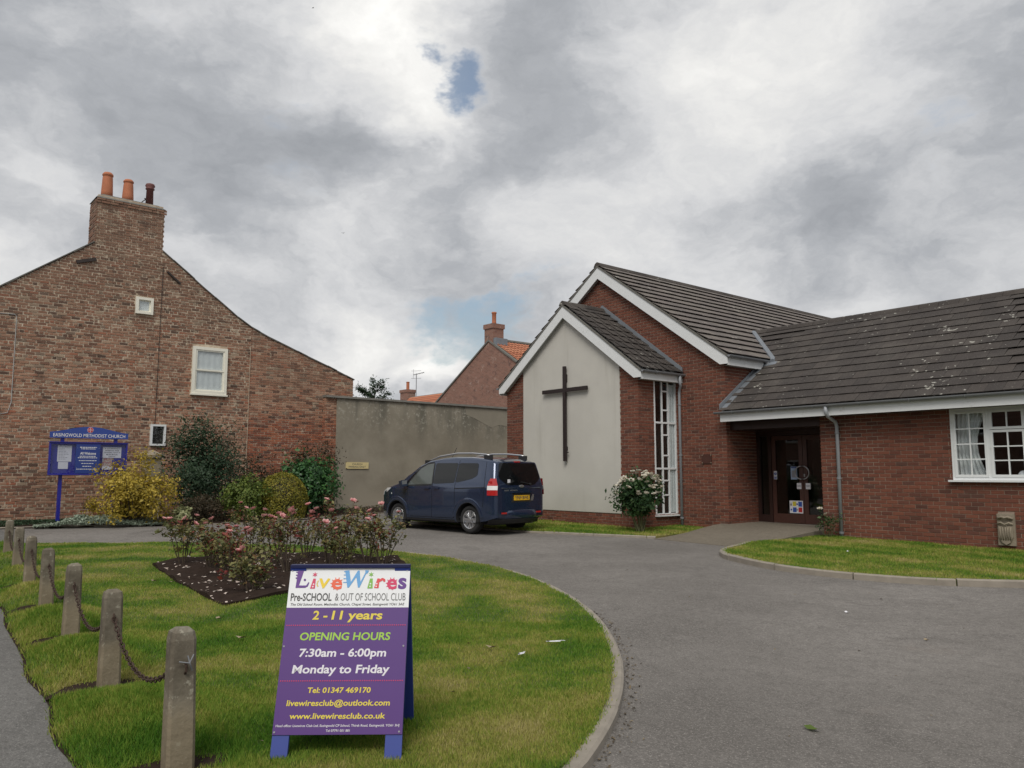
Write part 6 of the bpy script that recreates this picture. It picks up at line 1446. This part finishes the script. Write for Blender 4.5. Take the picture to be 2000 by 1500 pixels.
# tree behind the wall
def back_tree():
    b = (-38.5, 22.0); t = thing('garden_tree', 'dark feathery tree top showing above the rendered wall', 'tree', (b[0], b[1], .2), world=True); rs = np.random.RandomState(2)
    mb = MB().tube([(b[0], b[1], 0), (b[0] + .05, b[1], 2.5), (b[0], b[1] + .1, 4.6), (b[0], b[1], 6.3)], [.16, .12, .07, .02], 8); P = []; N = []
    for i in range(46):
        z = 2.6 + 3.7 * rs.rand() ** .8; a = rs.uniform(0, 2 * math.pi); L_ = (6.75 - z) * .62 * rs.uniform(.6, 1.1) + .25; d = Vector((math.cos(a), math.sin(a), .55)); s = Vector((b[0], b[1], z)); e = s + d * L_; mb.tube([s, s.lerp(e, .5) - Vector((0, 0, .05)), e], [.03, .018, .006], 5)
        for q in range(110):
            u = rs.uniform(.25, 1.06); p = s.lerp(e, u) + Vector(rs.normal(0, .10, 3)); P.append(p); N.append((d.x * .3, d.y * .3, 1))
    part('trunk', mb, M['twig'], t, True); V, F = leaves(np.array(P), np.array(N, float), .13, .35, rs=rs); part_np('crown', V, F, M['leaf_dark'], t)
back_tree()
# ------------------------------------------------------------------ roses
def blossom(mbv, mbf, c, r, rs, n=14):
    """rings of cupped petals"""
    c = np.array(c); ax = unit(np.array([[rs.normal(0, .35), rs.normal(0, .35), 1.0]]))[0]; t = unit(np.cross(ax, [1, .2, .1])[None])[0]; b = np.cross(ax, t)
    for k in range(n):
        ring = k % 3; a = k * 2.4; op = (.35, .75, 1.1)[ring]; d = t * math.cos(a) + b * math.sin(a); e = -t * math.sin(a) + b * math.cos(a); up = ax * math.cos(op) + d * math.sin(op); s = r * (.75, .95, 1.1)[ring]
        p0 = c + d * r * .1; o = len(mbv); mbv += [tuple(p0 - e * s * .2), tuple(p0 + up * s * .6 - e * s * .5), tuple(p0 + up * s + d * s * .1), tuple(p0 + up * s * .6 + e * s * .5), tuple(p0 + e * s * .2)]; mbf.append((o, o + 1, o + 2, o + 3, o + 4))
def rose_bush(x, y, h, spread, nst, nleaf, flowers, label, seed, leaf='leaf_rose', red=0.15, petal='petal_pink', hfun=rb_h, fr=.055, lsize=.052, group='pink roses in the bed', stemw=.009):
    rs = np.random.RandomState(seed); z0 = float(hfun(x, y)); t = thing('rose_bush', label, 'rose bush', (x, y, z0), world=True, group=group); mb = MB(); tips = []; P = []; N = []; PR = []; NRr = []
    for i in range(nst):
        a = 2 * math.pi * i / nst + rs.uniform(-.4, .4); L_ = h * rs.uniform(.62, 1.0); o = spread * rs.uniform(.35, 1.0); b = Vector((x + .05 * math.cos(a), y + .05 * math.sin(a), z0 - .02)); e = b + Vector((o * math.cos(a), o * math.sin(a), L_)); m = b.lerp(e, .45) + Vector((rs.uniform(-.05, .05), rs.uniform(-.05, .05), .03)); mb.tube([b, m, e], [stemw, stemw * .8, stemw * .4], 5); ends = [(b, m, e)]
        for q in range(rs.randint(1, 4)):
            s = m.lerp(e, rs.uniform(.0, .7)); g = s + Vector((rs.normal(0, .10), rs.normal(0, .10), rs.uniform(.08, .22))); mb.tube([s, g], [stemw * .5, stemw * .3], 4); ends.append((s, s.lerp(g, .5), g)); tips.append(g)
        tips.append(e)
        for (b2, m2, e2) in ends:
            k = nleaf // nst // 2; isred = rs.rand() < red
            for q in range(k):
                u = rs.uniform(.35, 1.02); p = (b2.lerp(m2, u * 2) if u < .5 else m2.lerp(e2, (u - .5) * 2)) + Vector(rs.normal(0, .040, 3)); (PR if isred and u > .6 else P).append(p); (NRr if isred and u > .6 else N).append((rs.normal(0, .3), rs.normal(0, .3), 1))
    part('stems', mb, M['twig'] if leaf == 'leaf_rose' else M['green_twig'], t)
    V, F = leaves(np.array(P), np.array(N, float), lsize, .62, rs=rs); part_np('leaves', V, F, M[leaf], t)
    if len(PR) > 3: V, F = leaves(np.array(PR), np.array(NRr, float), lsize * .95, .6, rs=rs); part_np('young_leaves', V, F, M['leaf_red'], t)
    tips.sort(key=lambda p: -p.z)
    for k in range(min(flowers, len(tips))):
        v_, f_ = [], []; c = tips[(k * 2) % len(tips)] + Vector((.02, -.02, .035)); blossom(v_, f_, c, fr * rs.uniform(.7, 1.1), rs); m_ = MB(); m_.v, m_.f = v_, f_; part('flower', m_, M[petal], t)
    return t
RB_LIST = [(-12.75, 4.05, .86, .24, 'first rose bush at the left end of the bed, with the lowest large pink bloom'), (-12.0, 4.2, .74, .22, 'pink rose bush second from the left end of the bed'), (-11.2, 4.1, .70, .26, 'rose bush in the front row left of the bed corner'), (-10.35, 3.95, .70, .26, 'dense rose bush nearest the front corner of the bed'), (-9.55, 3.85, .45, .20, 'short rose bush with two low pink blooms at the bed corner'),
           (-12.6, 5.0, .90, .24, 'tall rose bush with yellowing leaves at the back left of the bed'), (-11.6, 5.0, .84, .26, 'rose bush with clustered pink blooms in the middle of the bed'), (-10.8, 4.85, .80, .26, 'leafy rose bush in the middle of the bed behind the A-board'), (-12.2, 5.8, .88, .24, 'rose bush with red young leaves at the back of the bed'),
           (-11.5, 5.85, .86, .22, 'upright thin-stemmed rose bush in the back row'), (-11.9, 6.35, .84, .22, 'rose bush with a single pale bloom near the right of the back row'), (-11.2, 6.35, .84, .24, 'rose bush with dark red leaves second from the right end'), (-10.65, 6.3, .86, .26, 'rightmost rose bush in the bed, overlapping the van'), (-10.3, 5.4, .62, .22, 'low rose bush just behind the A-board')]
for i, (x, y, h, s, lb) in enumerate(RB_LIST): rose_bush(x, y, h * RND.uniform(.88, 1.08), s * 1.2, 8, 380, [4, 3, 3, 3, 2, 4, 5, 3, 3, 3, 2, 3, 3, 2][i], lb, 40 + i, red=.16 + .02 * (i % 4))
def white_rose():
    x, y = -12.2, 13.85; t = shrub('rose_bush', 'big white rose bush in front of the tall church window', (x, y), (.50, .50, .44), 3000, .08, 'leaf_rose_green', 70, .17, 77, .5, stems=16, stem_mat='green_twig', zc=.80, cat='rose bush'); z0 = float(st_h(x, y)); rs = np.random.RandomState(8)
    k = 0
    while k < 52:
        d = unit(rs.normal(0, 1, (1, 3)))[0]
        if d[2] < .05 or (d[0] * .77 - d[1] * .64) < -.25: continue
        c = (x + d[0] * .53 * rs.uniform(.9, 1.12), y + d[1] * .53 * rs.uniform(.9, 1.12), z0 + .80 + d[2] * .50 * rs.uniform(.9, 1.2)); v_, f_ = [], []; blossom(v_, f_, c, .066 * rs.uniform(.7, 1.15), rs); m_ = MB(); m_.v, m_.f = v_, f_; part('flower', m_, M['petal_white'], t); k += 1
white_rose()
rose_bush(-8.72, 15.7, .50, .16, 6, 160, 2, 'small white rose at the foot of the church downpipe', 72, 'leaf_rose_green', .0, 'petal_white', lambda x, y: float(rl_h(x, y)), .055, .05, group=None)
# ------------------------------------------------------------------ grass blades
def near_bollard(px, py, gs=.15):
    s_, q_ = bol_coords(px, py); ds = (s_ + BSP / 2) % BSP - BSP / 2
    return (ds / gs) ** 2 + ((q_ + .06) / .30) ** 2
for k in range(7):                                           # bare earth where the mower cannot reach
    c = BD0 + BDIR * (BSP * k) - BNRM * .06; rr = random.Random(60 + k); po = []
    for a in np.linspace(0, 2 * math.pi, 17)[:-1]: p = c + BDIR * (.17 * math.cos(a) * rr.uniform(.75, 1.15)) + BNRM * (.32 * math.sin(a) * rr.uniform(.75, 1.1)); po.append((p.x, p.y))
    sheet('bare_soil', po, lambda x, y: float(lawn_h(x, y)) + .007, .08, M['soil'])
def grass(name, label, poly, hfun, bands, seed, hh=.035, avoid=None):
    rs = np.random.RandomState(seed); xs = [p[0] for p in poly]; ys = [p[1] for p in poly]; A = (max(xs) - min(xs)) * (max(ys) - min(ys)); allP = []
    dmax = bands[0][2]
    n = int(A * dmax); px = rs.uniform(min(xs), max(xs), n); py = rs.uniform(min(ys), max(ys), n); d = F2.x * px + F2.y * py; keep = np.zeros(n); 
    for (a, b, dn) in bands: keep = np.where((d >= a) & (d < b), dn / dmax, keep)
    lat = np.abs(px * F2.y - py * F2.x); k = (rs.rand(n) < keep) & (lat < d * .70 + .8); px, py, d = px[k], py[k], d[k]; k = inpoly(px, py, poly)
    if avoid is not None: k &= ~inpoly(px, py, avoid)
    if name == 'grass': k &= near_bollard(px, py) > rs.uniform(.55, 1.25, len(px))
    px, py, d = px[k], py[k], d[k]; n = len(px); px = px + rs.normal(0, .022, n); py = py + rs.normal(0, .022, n); z = hfun(px, py)
    s_, q_ = bol_coords(px, py)
    tall = np.where(np.abs(q_ + .1) < .45, 1.7, 1.0) if name == 'grass' else np.ones(n)
    L_ = hh * rs.uniform(.55, 1.35, n) * tall; a = rs.uniform(0, 2 * math.pi, n); w = (.0016 + .00035 * d) * rs.uniform(.8, 1.3, n); lean = rs.uniform(.15, .9, n) * L_; la = rs.uniform(0, 2 * math.pi, n)
    ca, sa = np.cos(a) * w, np.sin(a) * w; V = np.empty((n, 3, 3), np.float32)
    V[:, 0] = np.stack([px - ca, py - sa, z - .004], 1); V[:, 1] = np.stack([px + ca, py + sa, z - .004], 1); V[:, 2] = np.stack([px + np.cos(la) * lean, py + np.sin(la) * lean, z + L_], 1)
    o = link(name, npmesh(name, V.reshape(-1, 3), np.arange(3 * n).reshape(-1, 3)), M['blade']); o['kind'] = 'stuff'; o['label'] = label; o['category'] = 'grass'; return n
g1 = grass('grass', 'mown grass of the front lawn', LAWN, lawn_h, [(0, 5.5, 19000), (5.5, 8, 9000), (8, 11, 3600), (11, 20, 1700)], 5, .021, avoid=RB)
g2 = grass('side_grass', 'mown grass beside the church wing', RLAWN, lambda x, y: rl_h(x, y), [(0, 30, 2200)], 6, .028)
g3 = grass('gable_grass', 'mown grass under the church gable', STRIP, lambda x, y: st_h(x, y), [(0, 30, 1200)], 7, .04)
# ------------------------------------------------------------------ fallen petals, leaves, feathers, birds
def kerb_debris():
    rs = np.random.RandomState(19); L_ = [Vector(p) for p in drive_edge]; P = []
    for i in range(len(L_) - 1):
        d = (L_[i + 1] - L_[i]); n = Vector((d.y, -d.x)).normalized(); n = n if n.dot(-L_[i] + Vector((-9, 3))) < 0 else -n
        if F2.dot(L_[i]) > 9: continue
        for q in range(int(d.length * 55)):
            p = L_[i] + d * rs.rand() + n * (.10 + abs(rs.normal(0, .055))); P.append((p.x, p.y, float(gz(p.x, p.y)) + .007))
    V, F = leaves(np.array(P), np.tile([0, 0, 2.0], (len(P), 1)), .022, .5, .2, rs); M['debris'] = leafmat('debris', [(0, (.045, .035, .024)), (.5, (.12, .09, .055)), (1, (.26, .21, .13))], .05)
    o = link('kerb_debris', npmesh('kerb_debris', V, F), M['debris']); o['kind'] = 'stuff'; o['label'] = 'dry leaf crumbs gathered along the lawn kerb'; o['category'] = 'debris'
kerb_debris()
def leaf_litter():
    rs = np.random.RandomState(29); P = []
    for _ in range(46): x, y = rs.uniform(-12, -3.2), rs.uniform(1.6, 7); (P.append((x, y, float(lawn_h(x, y)) + .02)) if inpoly(np.array([x]), np.array([y]), LAWN)[0] else None)
    for _ in range(40): x, y = rs.uniform(-9, -1.5), rs.uniform(4, 12); (P.append((x, y, float(gz(x, y)) + .006)) if not (inpoly(np.array([x]), np.array([y]), LAWN)[0] or inpoly(np.array([x]), np.array([y]), RLAWN)[0]) else None)
    V, F = leaves(np.array(P), np.tile([0, 0, 2.0], (len(P), 1)), .026, .6, .2, rs); o = link('leaf_litter', npmesh('leaf_litter', V, F), M['debris']); o['kind'] = 'stuff'; o['label'] = 'tiny dry leaf fragments scattered over lawn and drive'; o['category'] = 'debris'
leaf_litter()
def litter():
    rs = np.random.RandomState(9); px = rs.uniform(-14, -8.6, 1500); py = rs.uniform(3.2, 7, 1500); k = inpoly(px, py, RB); px, py = px[k][:330], py[k][:330]
    P = np.stack([px, py, np.array([rb_h(a, b) for a, b in zip(px, py)]) + .008], 1); V, F = leaves(P, np.tile([0, 0, 3.0], (len(P), 1)), .045, .7, .1, rs)
    M['petal_fallen'] = leafmat('petal_fallen', [(0, (.45, .36, .30)), (.5, (.60, .50, .44)), (1, (.68, .62, .56))], .1); o = link('fallen_petals', npmesh('fallen_petals', V, F), M['petal_fallen']); o['kind'] = 'stuff'; o['label'] = 'pale fallen petals strewn over the rose bed soil'; o['category'] = 'petals'
    M['dry_leaf'] = plain('dry_leaf', (.30, .24, .16), .9, .3, 20)
    spots = [(-11.08, 3.16, lawn_h, 'curled pale leaf on the grass left of the rose bed'), (-10.80, 3.30, lawn_h, 'flat fawn leaf close to the rose bed edge'), (-5.27, 4.14, lawn_h, 'dry brown leaf on the lawn right of the A-board'), (-8.0, 2.9, lawn_h, 'small dry leaf on the grass in front of the rose bed'), (-6.9, 2.7, lawn_h, 'pale dry leaf on the lawn left of the A-board'),
             (-3.32, 7.58, gz, 'pale leaf lying far out on the drive'), (-2.64, 4.47, gz, 'yellow-green leaf on the drive in the foreground'), (-4.48, 8.37, gz, 'small white fleck of paper on the drive'), (-7.0, 13.2, rl_h, 'fallen petal on the grass by the church wing')]
    for i, (x, y, hf, lb) in enumerate(spots):
        z = float(hf(x, y)) + (.03 if hf is not gz else .006); a = RND.uniform(0, 6.28); l = (.05 if i < 5 else .03) if i != 6 else .06; mb = MB()
        pts = [(-1, 0, .012), (-.45, .34, .02), (.25, .40, .006), (1, .02, .022), (.3, -.36, .012), (-.4, -.30, .004), (0, 0, 0)]
        mb.add([(x + l * (p[0] * math.cos(a) - p[1] * math.sin(a)), y + l * (p[0] * math.sin(a) + p[1] * math.cos(a)), z + p[2]) for p in pts], [(6, k, (k + 1) % 6) for k in range(6)])
        o = link('fallen_leaf', mesh('fallen_leaf', mb.v, mb.f), M['dry_leaf'] if i not in (6, 7, 8) else (M['leaf_green'] if i == 6 else M['paper'])); tag(o, lb, 'leaf')
    for (x, y, a, l, lb, m) in ((-5.09, 4.67, 1.0, .07, 'grey feather with a dark end on the lawn by the kerb', 'curtain'), (-4.96, 4.20, 1.9, .05, 'small white feather on the lawn near the kerb', 'paper')):
        z = float(lawn_h(x, y)) + .035; t = thing('feather', lb, 'feather', (x, y, z), a); pts = [(-l, 0, .0)] + [(u * l, .016 * math.sin((u + 1) * 1.45) + .004, .004) for u in np.linspace(-.8, .75, 7)] + [(l * .8, 0, .006)] + [(u * l, -.013 * math.sin((u + 1) * 1.45) - .003, .002) for u in np.linspace(.75, -.8, 7)]
        part('vane', MB().add(pts, [tuple(range(len(pts)))]), M[m], t); part('quill', MB().tube([(-l, 0, .004), (l, 0, .008), (l * 1.35, .005, .004)], .0025, 5), M['paper'], t); part('vane_tip', MB().add([(-l, 0, .006), (-l * .7, .013, .008), (-l * .55, 0, .008), (-l * .7, -.012, .008)], [(0, 1, 2, 3)]), M['iron'], t)
litter()
def bird(px, py, dist, span, rot, label):
    th = rad(PITCH); fw = Vector((F2.x * math.cos(th), F2.y * math.cos(th), math.sin(th))); rt = Vector((math.cos(rad(YAW)), math.sin(rad(YAW)), 0)); up = rt.cross(fw); c = Vector((0, 0, CAMH)) + (fw * 1562 + rt * (px - 1000) - up * (py - 750)).normalized() * dist
    t = thing('bird', label, 'bird', tuple(c), rot, group=None); s = span
    part('body', MB().lathe([(.001, -.28 * s), (.05 * s, -.15 * s), (.075 * s, 0), (.05 * s, .14 * s), (.03 * s, .2 * s), (.001, .26 * s)], (0, 0, 0), 8, (0, 1, 0)), M['iron'], t, True)
    for g in (-1, 1): part('wing', MB().add([(g * .04 * s, -.08 * s, 0), (g * .04 * s, .10 * s, 0), (g * .26 * s, .12 * s, .10 * s), (g * .5 * s, -.02 * s, .04 * s), (g * .26 * s, -.06 * s, .09 * s)], [(0, 1, 2, 4), (2, 3, 4)]), M['iron'], t)
bird(670, 455, 70, .38, .9, 'small dark bird flying beneath the clouds right of the chimney'); bird(611, 15, 70, .30, .2, 'tiny dark bird near the top of the sky')
print('grass blades', g1, g2, g3)
